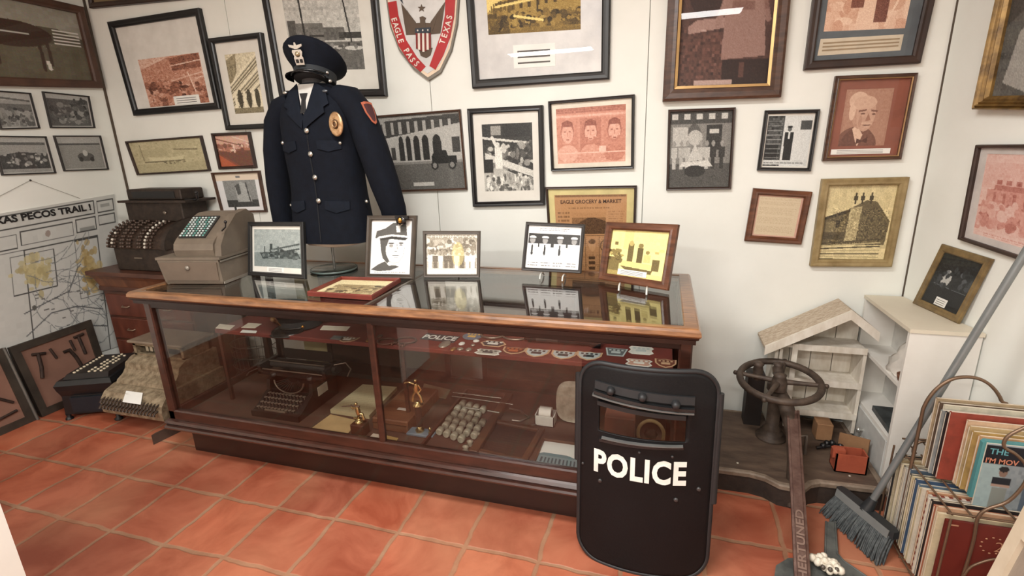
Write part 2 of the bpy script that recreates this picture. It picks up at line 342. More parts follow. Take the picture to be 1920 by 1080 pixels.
def roadpic():
    c = Cv(60, 60, .75).rect(0, .5, 1, 1, .2).rect(0, .28, 1, .5, .45).crowd(0, .3, 1, .5, 50, .05, .2, .95).line(.0, .1, .6, .3, .02, .3).line(.5, .05, 1, .25, .02, .9).tint(*ORG)
    c.cpoly([(0, .6), (.5, 1), (0, 1)], (190, 96, 60), .8); c.cpoly([(0, .55), (.6, 1), (.45, 1)], (150, 80, 56), .6); c.rgb += RNG.normal(0, .03, c.rgb.shape); return c
def sailpic():
    c = Cv(60, 56, .62).rect(0, .74, 1, 1, .25).poly([(.35, .8), (.35, .2), (.55, .05), (.72, .15), (.8, .8)], .75).poly([(.35, .2), (.5, .1), (.5, .5), (.4, .55)], .35).line(.7, .1, .75, .8, .02, .3).noise(.05).tint(*BW)
    c.rgb = np.pad(c.rgb, ((14, 8), (12, 10), (0, 0)), constant_values=.88); h, w = c.rgb.shape[:2]; c.w, c.h = w, h; c.rgb[:14] = c.rgb[:14]*np.array([1, .93, .84]); c.rgb[5:9, 38:46] = .45; return c
def bigstreet():
    c = Cv(150, 130, .85).rect(0, .12, 1, .16, .8).rect(.02, .3, .13, .85, .35).rect(.13, .34, .5, .62, .5).rect(.5, .4, .78, .58, .42).rect(.7, .47, 1, .55, .18).rect(0, .6, 1, 1, .38, .9).noise(.04, 5).line(.22, 0, .24, .6, .012, .12).line(.8, 0, .86, .6, .01, .12)
    c.ell(.62, .68, .12, .03, .85).ell(.6, .72, .1, .025, .3).ell(.88, .69, .12, .03, .9).rect(.3, .5, .5, .53, .15).crowd(0, .62, 1, .7, 30, .02, .15, .7).noise(.05); return c.tint(*GREYW)
def oldtown():
    c = Cv(150, 130, .95).poly([(0, .8), (.1, .66), (.25, .58), (.5, .42), (1, .36), (1, .8), (0, .85)], .55)
    for i in range(9): x = .18+i*.09; c.rect(x, .66-.012*i, x+.03, .74-.012*i, .15)
    for i in range(30): x = random.uniform(.02, .3); c.rect(x, .75-x*.5-random.random()*.06, x+.015, .8, .3)
    c.line(.1, .66, 1, .5, .008, .2).line(.1, .69, 1, .54, .012, .95).line(.55, .5, .55, .8, .01, .15).rect(0, .8, 1, 1, .22).crowd(0, .77, 1, .93, 190, .03, .04, .6).rect(.25, .93, 1, 1, .5, .6).line(.3, .8, .6, .86, .012, .98).noise(.06)
    return c.tint((38, 30, 20), (150, 122, 62), (242, 218, 138))
def arcade():
    c = Cv(150, 120, .85).poly([(0, 0), (1, 0), (1, .1), (0, .2)], .7).poly([(0, .12), (.1, .06), (1, .02), (1, .14), (0, .3)], .25)
    for i in range(9): x = .05+i*.1; c.rect(x, .08, x+.035, .2+.05*(8-i)/8, .75)
    c.poly([(0, .32), (1, .14), (1, .62), (0, .66)], .8)
    for x, w in ((.26, .03), (.35, .033), (.45, .036), (.56, .042), (.7, .05)): c.ell(x, .36, w, .09, .15).rect(x-w, .36, x+w, .6, .15)
    c.rect(.88, .32, .97, .52, .25).rect(.13, .42, .18, .58, .25).rect(0, .64, 1, 1, .42).rect(0, .62, 1, .65, .6)
    c.rect(.62, .56, .92, .66, .1).ell(.65, .68, .045, .06, .12).ell(.65, .68, .025, .035, .6).ell(.86, .68, .045, .06, .12).ell(.86, .68, .025, .035, .6).poly([(.62, .56), (.66, .48), (.8, .48), (.82, .56)], .12).rect(.36, .9, .62, .95, .85).noise(.05); return c.tint(*GREYW)
def market():
    c = Cv(90, 120, .2).rect(0, 0, 1, .3, .16).rect(.18, .03, .38, .17, .62).rect(.42, 0, .95, .2, .1).line(.0, .2, 1, .3, .022, .85).crowd(.05, .3, 1, .66, 90, .05, .1, .85).poly([(.05, .42), (1, .7), (1, .8), (.05, .52)], .85).poly([(.0, .72), (.3, .62), (1, .88), (1, 1), (0, 1)], .75).crowd(.05, .75, 1, 1, 130, .03, .3, .98)
    c.rect(.0, .52, .2, .72, .08).ell(.3, .31, .05, .04, .85).rect(.25, .34, .39, .66, .93).line(.2, .2, .3, .36, .03, .9).line(.38, .38, .52, .33, .03, .8).noise(.06); return c.tint((12, 12, 12), (118, 116, 110), (240, 238, 228))
def threefaces():
    c = Cv(150, 130, .55).rect(0, 0, 1, .1, .35).text(.02, .02, .98, .1, 2, .15).rect(0, .13, 1, .17, .75).rect(.0, .82, 1, 1, .68).text(.02, .84, .98, .98, 5, .3)
    for i, x in enumerate((.16, .5, .84)):
        c.rect(x-.155, .2, x+.155, .8, (.5, .4, .5)[i]).ell(x, .82, .15, .16, (.72, .6, .45)[i]).ell(x, .43, .1, .19, .3).ell(x, .46, .085, .175, .72).ell(x-.035, .42, .018, .013, .25).ell(x+.035, .42, .018, .013, .25).rect(x-.008, .43, x+.008, .51, .5).ell(x, .565, .03, .01, .25).poly([(x-.09, .4), (x-.08, .26), (x, .21), (x+.08, .26), (x+.09, .4), (x+.07, .33), (x-.07, .33)], .15)
        if i: c.put((((c.x-x)/.085)**2+((c.y-.46)/.175)**2 <= 1)&(c.y > .53)&(np.hypot((c.x-x)/.04, (c.y-.55)/.04) > 1), .28, .7)
    c.rect(.62, .7, .72, .8, .9).put((c.y < .82)&(c.y > .8), .85).noise(.05).noise(.04, 4); return c.tint((120, 58, 44), (196, 132, 110), (236, 200, 182))
def grocery():
    c = Cv(120, 140, .62).rect(.02, .01, .98, .03, .3).text(.2, .13, .8, .17, 1, .2).rect(.24, .2, .72, .44, .35).poly([(.24, .36), (.5, .24), (.72, .3), (.72, .44), (.24, .44)], .12).rect(.24, .2, .72, .26, .55).text(.04, .18, .22, .4, 5, .15).text(.75, .18, .97, .45, 10, .35)
    c.text(.03, .47, .97, .97, 22, .3).rect(.02, .46, .98, .465, .2).rect(.45, .48, .6, .66, .55).ell(.52, .57, .05, .07, .8).ell(.52, .53, .05, .03, .2).put(np.abs(np.hypot(c.x-.72, (c.y-.58)*1.15)-.08) < .008, .2).rect(.42, .47, .425, .98, .2).rect(.62, .47, .625, .98, .2)
    for y in (.7, .76, .82, .9): c.rect(.47, y, .56, y+.035, .1)
    c.noise(.05); return c.tint((56, 36, 18), (172, 126, 84), (204, 160, 116))
def woman():
    c = Cv(110, 150, .3).noise(.03, 6).ell(.3, .35, .22, .2, .12).poly([(.1, .6), (.2, .56), (.6, .54), (.62, .6), (.1, .65)], .78).poly([(.02, 1), (.1, .65), (.55, .64), (.62, 1)], .35).noise(.08, 3, (.0, .62, .5, 1))
    c.poly([(.52, .0), (.85, .0), (.9, .45), (.95, .8), (.48, .82), (.5, .4)], .72).line(.55, .3, .42, .6, .03, .74).line(.85, .3, .95, .56, .028, .68).rect(.56, .45, .8, .5, .45, .5).ell(.66, .35, .1, .15, .55, .5).rect(.5, .82, 1, 1, .08).rect(.68, .84, .74, .94, .35).rect(.9, 0, 1, .5, .45, .4).rect(.2, .955, .62, .985, .95).noise(.03); return c.tint((34, 24, 22), (106, 72, 62), (186, 160, 150))
def wedgroup():
    c = Cv(100, 125, .55).rect(0, 0, 1, .16, .25)
    for i in range(5): c.rect(.03+i*.2, .03, .13+i*.2, .1, .85)
    c.rect(.05, .2, .3, .45, .8).rect(.6, .18, .85, .5, .15).rect(.65, .23, .8, .29, .85).ell(.4, .28, .1, .12, .35).ell(.42, .34, .12, .1, .8).rect(0, .68, 1, 1, .3)
    for x in (.08, .2, .3, .52, .62, .72, .86): c.person(x, .75, .38, random.choice((.8, .15, .75)), .65)
    c.poly([(.3, .66), (.42, .42), (.56, .62)], .85).poly([(.22, .66), (.65, .64), (.72, .72), (.18, .72)], .92).ell(.43, .78, .17, .08, .12).noise(.06); return c.tint(*GREYW)
def manpic():
    c = Cv(76, 90, .93).rect(0, 0, .38, 1, .28).noise(.1, 4, (0, 0, .36, 1)).rect(.0, .55, .3, .85, .12).rect(.75, .1, 1, .28, .3)
    for i in range(9): y = .1+i*.09; c.rect(.02, y, .36, y+.015, .6)
    c.ell(.52, .26, .045, .05, .4).ell(.52, .22, .06, .02, .08).rect(.42, .32, .62, .6, .08).rect(.43, .55, .62, .88, .1).rect(.5, .32, .54, .46, .95).rect(0, .88, 1, .97, .9).text(.02, .9, .98, .97, 1, .3).noise(.04); return c.tint(*BW)
def wedding():
    c = Cv(130, 130, .7).rect(0, 0, 1, .4, .55).crowd(0, .35, .4, 1, 60, .07, .55, .9).crowd(.65, .35, 1, 1, 60, .07, .55, .9).poly([(.45, .25), (.58, .25), (.68, 1), (.38, 1)], .85).rect(.3, .1, .45, .7, .18).rect(.6, .05, .75, .9, .14).rect(.1, .1, .3, .5, .25).rect(.8, 0, .95, .55, .22).ell(.5, .12, .06, .1, .7).line(.75, .95, .95, .3, .012, .9).noise(.06)
    return c.tint((86, 42, 34), (190, 140, 114), (240, 214, 190))
def oldman():
    c = Cv(120, 140, .56)
    c.rect(.05, .05, .95, .97, .62, .5).ell(.36, .95, .42, .3, .3).ell(.62, 1.02, .2, .26, .28).poly([(.22, .72), (.34, .62), (.5, .8), (.42, 1)], .9)
    c.ell(.43, .4, .24, .3, .68).ell(.5, .44, .2, .3, .74).ell(.3, .2, .2, .15, .85).ell(.16, .46, .05, .08, .6).ell(.2, .38, .07, .16, .88).ell(.45, .24, .24, .12, .8)
    c.poly([(.33, .37), (.5, .35), (.5, .38), (.33, .4)], .3).poly([(.6, .36), (.74, .38), (.73, .41), (.6, .39)], .3).ell(.43, .43, .05, .016, .25).ell(.66, .44, .04, .016, .25).poly([(.55, .42), (.62, .55), (.5, .56)], .5).ell(.55, .63, .09, .012, .28).ell(.55, .6, .12, .02, .85, .6).ell(.4, .56, .04, .1, .5, .4)
    c.poly([(.38, .86), (.5, .9), (.62, .84), (.62, .95), (.5, .92), (.38, .97)], .12).poly([(.1, .8), (.25, .68), (.4, 1), (.0, 1)], .22).noise(.025).noise(.02, 5); return c.tint((62, 34, 28), (156, 112, 92), (226, 196, 172))
def document():
    c = Cv(70, 84, .75)
    for i in range(4): c.text(.05, .04+i*.24, .95, .22+i*.24, 8, .35)
    return c.noise(.05).tint((90, 70, 50), (190, 170, 140), (214, 200, 172))
def cabin():
    c = Cv(120, 140, .9).noise(.05, 7).ell(.45, .2, .5, .25, .82, .4).poly([(.02, .42), (.35, .32), (.6, .2), (.75, .22), (.98, .48), (.96, .8), (.02, .8)], .32).poly([(.38, .3), (.55, .28), (.53, .75), (.36, .76)], .7).poly([(.02, .42), (.38, .32), (.38, .36), (.02, .46)], .15).rect(.05, .48, .34, .66, .5, .6).rect(.2, .46, .26, .56, .15).noise(.1, 2, (.1, .3, .95, .8))
    for x in (.44, .54, .66): c.rect(x-.03, .14, x+.03, .2, .15).rect(x-.012, .1, x+.012, .25, .15)
    for i in range(7): c.line(0, .78+i*.035, .9, .72+i*.05, .01, (.2, .75)[i % 2])
    c.rect(0, .62, .35, .72, .15, .6).noise(.05); return c.tint((40, 34, 26), (132, 118, 84), (232, 216, 166))
def horse():
    c = Cv(150, 110, .42).rect(0, 0, 1, .38, .78).noise(.02, 6).poly([(0, .4), (.3, .3), (.8, .28), (1, .4), (1, .5), (0, .5)], .3).tint((52, 44, 34), (108, 102, 84), (180, 178, 170))
    br = (66, 48, 38)
    c.cell(.45, .42, .3, .17, br).cpoly([(.18, .3), (.02, .02), (.12, 0), (.35, .26)], br)
    for x, y in ((.27, .85), (.33, .82), (.64, .88), (.7, .8)): c.cline(x, .48, x+.01, y, .013, br)
    c.cline(.68, .76, .69, .86, .014, (210, 205, 195)); 
    for k in range(5): c.crect(.76, .3+k*.045, .97, .32+k*.045, (215, 212, 205)); c.crect(0, .22+k*.05, .2, .245+k*.05, (212, 210, 202))
    c.crect(.38, .4, .58, .42, (190, 188, 180)); c.rgb += RNG.normal(0, .015, c.rgb.shape); return c
def racepic(k):
    random.seed(50+k); c = Cv(90, 66, .62).rect(0, 0, 1, .2, .72)
    if k == 0: c.rect(0, .3, 1, .5, .35).crowd(0, .45, 1, .95, 70, .05, .15, .6).line(0, .12, 1, .2, .02, .3)
    if k == 1: c.rect(0, .12, 1, 1, .25).crowd(.1, .3, .95, .85, 80, .06, .08, .6).crowd(.6, .1, .9, .25, 10, .05, .1, .2)
    if k == 2: c.rect(0, .12, 1, .2, .3).poly([(0, .5), (.4, .4), (1, .45), (1, .9), (0, .9)], .15).crowd(.1, .45, .95, .8, 45, .035, .1, .9).rect(0, .9, 1, 1, .6)
    if k == 3: c.rect(0, .18, 1, .24, .25).rect(0, .26, 1, 1, .55).ell(.58, .62, .2, .14, .25).ell(.45, .7, .05, .08, .08).ell(.72, .7, .05, .08, .08).ell(.58, .5, .06, .1, .8)
    random.seed(90+k); return c.noise(.05).tint((40, 40, 40), (132, 132, 128), (212, 212, 206))
def shippic():
    c = Cv(90, 84, .72).noise(.03, 6).rect(0, .62, 1, 1, .42, .5).poly([(.12, .62), (.9, .55), (.98, .75), (.2, .78)], .2).line(.35, .55, .95, .38, .02, .25).line(.55, .6, .95, .5, .02, .2).rect(.35, .38, .4, .62, .18).rect(.22, .45, .24, .65, .2).rect(.5, .45, .54, .6, .3).crowd(.2, .55, .9, .75, 40, .03, .05, .6).noise(.04); return c.tint((30, 36, 36), (110, 120, 118), (206, 212, 208))
def officer():
    c = Cv(110, 150, .95); D = .22
    c.ell(.55, .5, .27, .27, .97).poly([(.1, .32), (.13, .2), (.34, .15), (.52, .05), (.84, .05), (.88, .28), (.5, .27), (.2, .3), (.12, .34)], D).poly([(.18, .3), (.5, .26), (.88, .28), (.86, .31), (.5, .29), (.2, .34)], .85).poly([(.2, .34), (.5, .295), (.9, .32), (.84, .37), (.5, .345), (.26, .385)], .06).poly([(.6, .1), (.7, .09), (.71, .22), (.62, .22)], .92)
    c.poly([(.22, .37), (.4, .36), (.37, .5), (.38, .62), (.47, .76), (.42, .8), (.3, .7), (.25, .55)], D).poly([(.34, .36), (.44, .35), (.4, .46), (.36, .5)], D).ell(.5, .425, .075, .014, .12).ell(.74, .42, .06, .014, .12).ell(.5, .46, .05, .014, .4).ell(.74, .455, .04, .013, .4).line(.64, .43, .66, .54, .007, .45).poly([(.56, .565), (.68, .565), (.62, .585)], .25).line(.54, .655, .72, .65, .008, .18).ell(.63, .685, .06, .008, .6).path([(.47, .76), (.58, .8), (.7, .77), (.8, .66), (.83, .5)], .005, .5).poly([(.02, .92), (.2, .82), (.36, .76), (.46, .84), (.62, .83), (.72, .86), (.5, .93), (.2, .95)], D)
    c.ell(.5, .48, .05, .02, .6).text(.1, .95, .88, .98, 1, .3).noise(.02); return c.tint((40, 38, 36), (140, 138, 134), (250, 250, 248))
def clippings():
    c = Cv(100, 84, .85).text(.02, .03, .98, .1, 2, .3).rect(.02, .1, .98, .85, .55).crowd(.02, .14, .98, .62, 150, .04, .3, .95)
    for i in range(9): c.person(.07+i*.105, .85, .42, random.choice((.95, .3, .9)), .5)
    c.rect(0, .88, 1, 1, .9).noise(.06).tint((50, 40, 32), (150, 140, 122), (250, 246, 236)); c.cell(.62, .5, .12, .3, (244, 226, 140), .45); return c  # yellow ellipse is glare on the picture, painted into the print colour
def fourmen():
    c = Cv(120, 110, .96).text(.22, .05, .78, .12, 2, .3).rect(.02, .18, .98, .5, .12)
    for x, tie in ((.1, 1), (.34, 1), (.62, 1), (.88, 0)):
        c.rect(x-.11, .42, x+.11, .8, .95).ell(x, .34, .05, .08, .6).ell(x, .27, .065, .035, .9).rect(x-.06, .29, x+.06, .31, .15)
        if tie: c.poly([(x-.012, .45), (x+.012, .45), (x+.022, .66), (x, .7), (x-.022, .66)], .08)
    c.rect(.02, .78, .98, .82, .94)
    for x in (.04, .28, .52, .76): c.text(x, .84, x+.2, .96, 2, .3)
    return c.noise(.03).tint((20, 18, 18), (132, 130, 128), (250, 250, 248))
def office():
    c = Cv(130, 110, .95).noise(.02, 8).rect(.24, 0, .4, .42, .85).rect(.33, .28, .43, .72, .25).ell(.38, .28, .04, .06, .6).rect(.5, .36, .6, .68, .2).ell(.55, .32, .045, .05, .35).ell(.68, .45, .035, .04, .4).rect(.62, .5, .74, .66, .75).poly([(.2, .66), (.8, .7), (.82, .8), (.25, .78)], .82).poly([(.22, .78), (.8, .82), (.78, .9), (.4, .92)], .25).rect(.02, .45, .2, .56, .35).rect(.0, .6, .2, 1, .3).rect(.78, .58, .9, .82, .25).rect(.8, .42, .87, .46, .6).rect(.08, .26, .14, .34, .3).rect(.87, .36, .95, .42, .8)
    c.crowd(.0, .4, .25, .7, 25, .03, .1, .6).rect(.0, .9, 1, 1, .72, .4).noise(.03); return c.tint((44, 34, 18), (176, 156, 92), (250, 236, 160))
def darkgroup():
    return Cv(80, 100, .12).noise(.03, 4).ell(.35, .45, .12, .16, .85).ell(.32, .35, .05, .06, .6).ell(.68, .3, .05, .05, .45).ell(.78, .42, .06, .07, .4).line(.1, .6, .95, .62, .008, .5).rect(.05, .62, .95, .98, .06).crowd(.1, .2, .95, .6, 30, .05, .05, .3).noise(.04).tint((14, 16, 18), (92, 98, 102), (214, 212, 205))
def redprint():
    c = Cv(130, 150, .8).rect(0, .1, 1, .4, .72).poly([(.1, .42), (1, .35), (1, .72), (.1, .8)], .5).rect(.2, .36, 1, .42, .35)
    for i in range(6): c.rect(.22+i*.14, .3, .3+i*.14, .35, .3); c.rect(.2+i*.14, .45, .24+i*.14, .7, .3)
    c.crowd(0, .6, 1, .85, 120, .05, .3, .8).rect(0, .92, 1, 1, .85).text(.15, .94, .9, .99, 2, .4).noise(.04).noise(.04, 4); return c.tint((128, 60, 52), (196, 142, 130), (222, 200, 190))
def droop():
    return Cv(100, 110, .3).noise(.04, 5).poly([(.1, .9), (.2, .55), (.6, .3), (1, .2), (1, .75), (.5, 1)], .75).poly([(0, .0), (.6, 0), (.4, .3), (0, .5)], .12).noise(.05).tint((44, 44, 42), (116, 114, 108), (190, 186, 178))
def dead(): return Cv(30, 30, .4).tint(*SEPIA)
def FB(name, label, px, depth, bw, fm, cv, **k):
    return frame(name, label, bwall(px, depth), (0, 1, 0), depth, bw, fm, cv, **k)
GRP = None
FB('framed_photo', 'large black framed orange sepia storefront photo, top left of the back wall', [(199, 41), (371, 14), (411, 204), (249, 217)], .03, .04, BLK, storefront(), matc=mat('grey_mat_board', (222, 219, 212), .8, c2=(206, 203, 195)), pbox=(.17, .4, .93, .985), card=(.5, .88, .82, .985))
FB('framed_photo', 'narrow black framed photo of a balconied building with columns, white mat', [(388, 72), (487, 60), (514, 240), (422, 244)], .035, .03, BLK, balcony(), matc=MATW, pbox=(.17, .14, .86, .86))
FB('framed_photo', 'wide low framed panorama print in faded yellow green above the brown cash register', [(233, 265), (375, 254), (392, 321), (256, 329)], .022, .013, DKB, panorama())
FB('framed_photo', 'tiny dark framed photo with an orange road beside the uniform sleeve', [(394, 250), (466, 247), (479, 315), (409, 318)], .022, .018, DKB, roadpic())
FB('framed_photo', 'thin brown framed grey sail shaped monument photo, half hidden behind the uniform', [(394, 324), (484, 320), (498, 398), (414, 400)], .024, .014, WAL, sailpic())
FB('framed_photo', 'large black framed grey street photo hanging behind the police cap', [(478, -64), (699, -70), (723, 180), (523, 184)], .03, .042, BLK, bigstreet(), matc=MATW, pbox=(.13, .2, .87, .82))
_t, Q8, d8 = FB('framed_photo', 'large dark framed yellowed old town photo with crumpled plastic cover and white caption', [(864, -125), (1147, -138), (1142, 148), (885, 166)], .03, .042, BLK2, oldtown(), matc=mat('foil_mat', (214, 212, 208), .35, c2=(186, 184, 182), scale=5, bump=.6, bscale=9), pbox=(.1, .0, .84, .66), card=(.3, .75, .64, .93))
FB('framed_photo', 'brown framed photo of an arcaded white building with an old car, right of the uniform', [(702, 217), (862, 204.5), (875, 356), (720, 361)], .022, .011, WAL, arcade())
FB('framed_photo', 'thick black framed photo of a market stall keeper in white with white mat', [(875, 204), (1017, 197), (1021, 385), (886, 388)], .03, .027, BLK, market(), matc=MATW, pbox=(.13, .12, .9, .88))
FB('framed_photo', 'black framed reddish print of three mens faces in a row', [(1027, 190), (1190, 176.5), (1188, 316), (1033, 321.5)], .028, .015, BLK, threefaces(), matc=mat('cream_mat', (232, 222, 204), .8), pbox=(.055, .08, .93, .93))
_t, Qg, dg = FB('framed_poster', 'framed yellow and brown newspaper advertisement reading eagle grocery, behind the two right photos', [(1022, 351), (1194, 348), (1188, 540), (1034, 540)], .022, .013, DKB, grocery(), matc=mat('yellow_mat', (216, 200, 140), .8), pbox=(.07, .06, .92, .96))
pr = [c for c in _t.children if c.name.startswith('photo_print')][0]
o = Qg(.5, .145, dg-.001); text_mb('EAGLE GROCERY & MARKET', .021, o, Qg(.9, .145, dg)-Qg(.1, .145, dg), Qg(.5, .1, dg)-Qg(.5, .2, dg), .0012, .014, sx=.92).build('headline', mat('brown_ink', (74, 40, 20), .8), pr)
CAP = mat('cream_caption', (214, 200, 176), .8)
FB('framed_portrait', 'very large brown wooden framed dark photo of a standing woman in a pale dress', [(1261, -170), (1500, -172), (1465, 182), (1242, 190)], .045, .062, WAL, woman(), lip=mat('gilt_lip', (196, 158, 104), .35, .5))
FB('framed_photo', 'thin black framed grey photo of a party around a table under the large womans portrait', [(1253, 205.5), (1380, 201), (1371, 355), (1249, 357)], .024, .013, DKB, wedgroup())
FB('framed_photo', 'small black framed photo of one man in a black coat before a white wall', [(1435, 207), (1539, 204.5), (1521, 321.5), (1420, 320)], .024, .016, BLK, manpic(), matc=MATW, pbox=(.03, .04, .97, .97))
SLATE = mat('slate_mat', (96, 102, 106), .8)
_t, Qw, dw = FB('framed_photo', 'large black framed sepia wedding photo with slate mat and a typed cream caption panel', [(1539, -110), (1780, -112), (1727, 118), (1508, 131)], .03, .036, DKB, wedding(), matc=SLATE, pbox=(.07, .0, .88, .72))
mb = MB(); mb.loft([[Qw(a, b, d) for a, b in ((.05, .79), (.88, .78), (.88, .94), (.04, .95))] for d in (dw-.0025, dw-.0015)]); cp = mb.build('caption_panel', CAP, _t)
k = MB()
for i in range(3): k.add([Qw(a, b+.035*i, dw-.0035) for a, b in ((.08, .825), (.85, .815), (.85, .83), (.08, .84))], [(0, 1, 2, 3)])
k.build('caption_text', mat('tan_ink', (160, 138, 108), .8), cp)
FB('framed_portrait', 'brown framed sepia portrait of an old white haired man wearing a bow tie', [(1568, 142), (1723, 136), (1691, 299), (1543, 302)], .028, .018, WAL, oldman(), matc=mat('rust_mat', (142, 84, 66), .8), pbox=(.14, .12, .8, .86), lip=mat('thin_gilt', (176, 140, 96), .4, .4), card=(.05, .9, .9, .97))
FB('framed_document', 'wide brown wooden frame around a small typed page, hanging lowest beside the cabin picture', [(1413, 353), (1524, 360), (1503, 459), (1396, 452)], .024, .03, MAH, document(), matc=mat('pink_mat', (214, 170, 150), .8), pbox=(.04, .03, .96, .97))
FB('framed_picture', 'pale gilt wooden frame with a yellowed print of a stone cabin', [(1543, 336), (1707, 332), (1673, 501), (1520, 500)], .035, .034, OAK, cabin())
FB('framed_picture', 'dark brown frame showing only its bottom rail at the top left of the back wall', [(130, -190), (370, -200), (400, -8), (166, 15)], .03, .03, DKB, dead())
def RB(name, label, px, depth, bw, fm, cv, **k): return frame(name, label, [Rw(a, b, depth) for a, b in px], -RN, depth, bw, fm, cv, **k)
RB('framed_picture', 'heavy ridged gilt frame with a grey picture high on the right wall', [(1884, -105), (2080, -190), (2040, 209), (1817, 205.5)], .05, .05, GOLD, droop(), prof=[(0, .05), (0, .01), (.1, .004), (.2, .012), (.3, .002), (.42, .012), (.55, .006), (.65, .016), (.8, .012), (1, .022), (1, .045)])
RB('framed_picture', 'thin dark framed faded red print of a building on the right wall', [(1828, 271.5), (1990, 270), (1968, 508), (1794, 449)], .025, .014, DKB, redprint(), matc=mat('pale_grey_mat', (202, 194, 188), .8), pbox=(.1, .06, .97, .93))
def LB(name, label, px, depth, bw, fm, cv, **k): return frame(name, label, [hit(a, b, 0, LEFT_X+depth) for a, b in px], (-1, 0, 0), depth, bw, fm, cv, **k)
LB('framed_picture', 'large brown framed picture of a dark horse with white striped fence, upper left', [(-150, -58), (158, 13), (196, 165), (-120, 158)], .04, .05, mat('dull_brown_frame', (84, 58, 44), .5, c2=(62, 42, 33)), horse())
THB = mat('thin_black_frame', (40, 36, 34), .5)
for nm, px, k in (('thin framed grey race ground photo, upper left of the four on the left wall', [(-19, 168), (59, 174), (77, 241), (3, 243)], 0), ('thin framed dark photo of vehicles, upper right of the four on the left wall', [(81, 171), (168.5, 180), (180, 240), (97, 240)], 1), ('thin framed grey photo of riders, lower left of the four on the left wall', [(-13, 254), (88, 255.5), (107, 325), (5.5, 329)], 2), ('thin framed photo of one racing car, lower right of the left wall four', [(102, 254), (190, 254), (205.5, 318), (122, 321)], 3)):
    LB('framed_photo', nm, px, .018, .008, THB, racepic(k), matc=mat('silver_mat', (190, 188, 182), .7), pbox=(.02, .03, .97, .97), group='four small photos on the left wall')
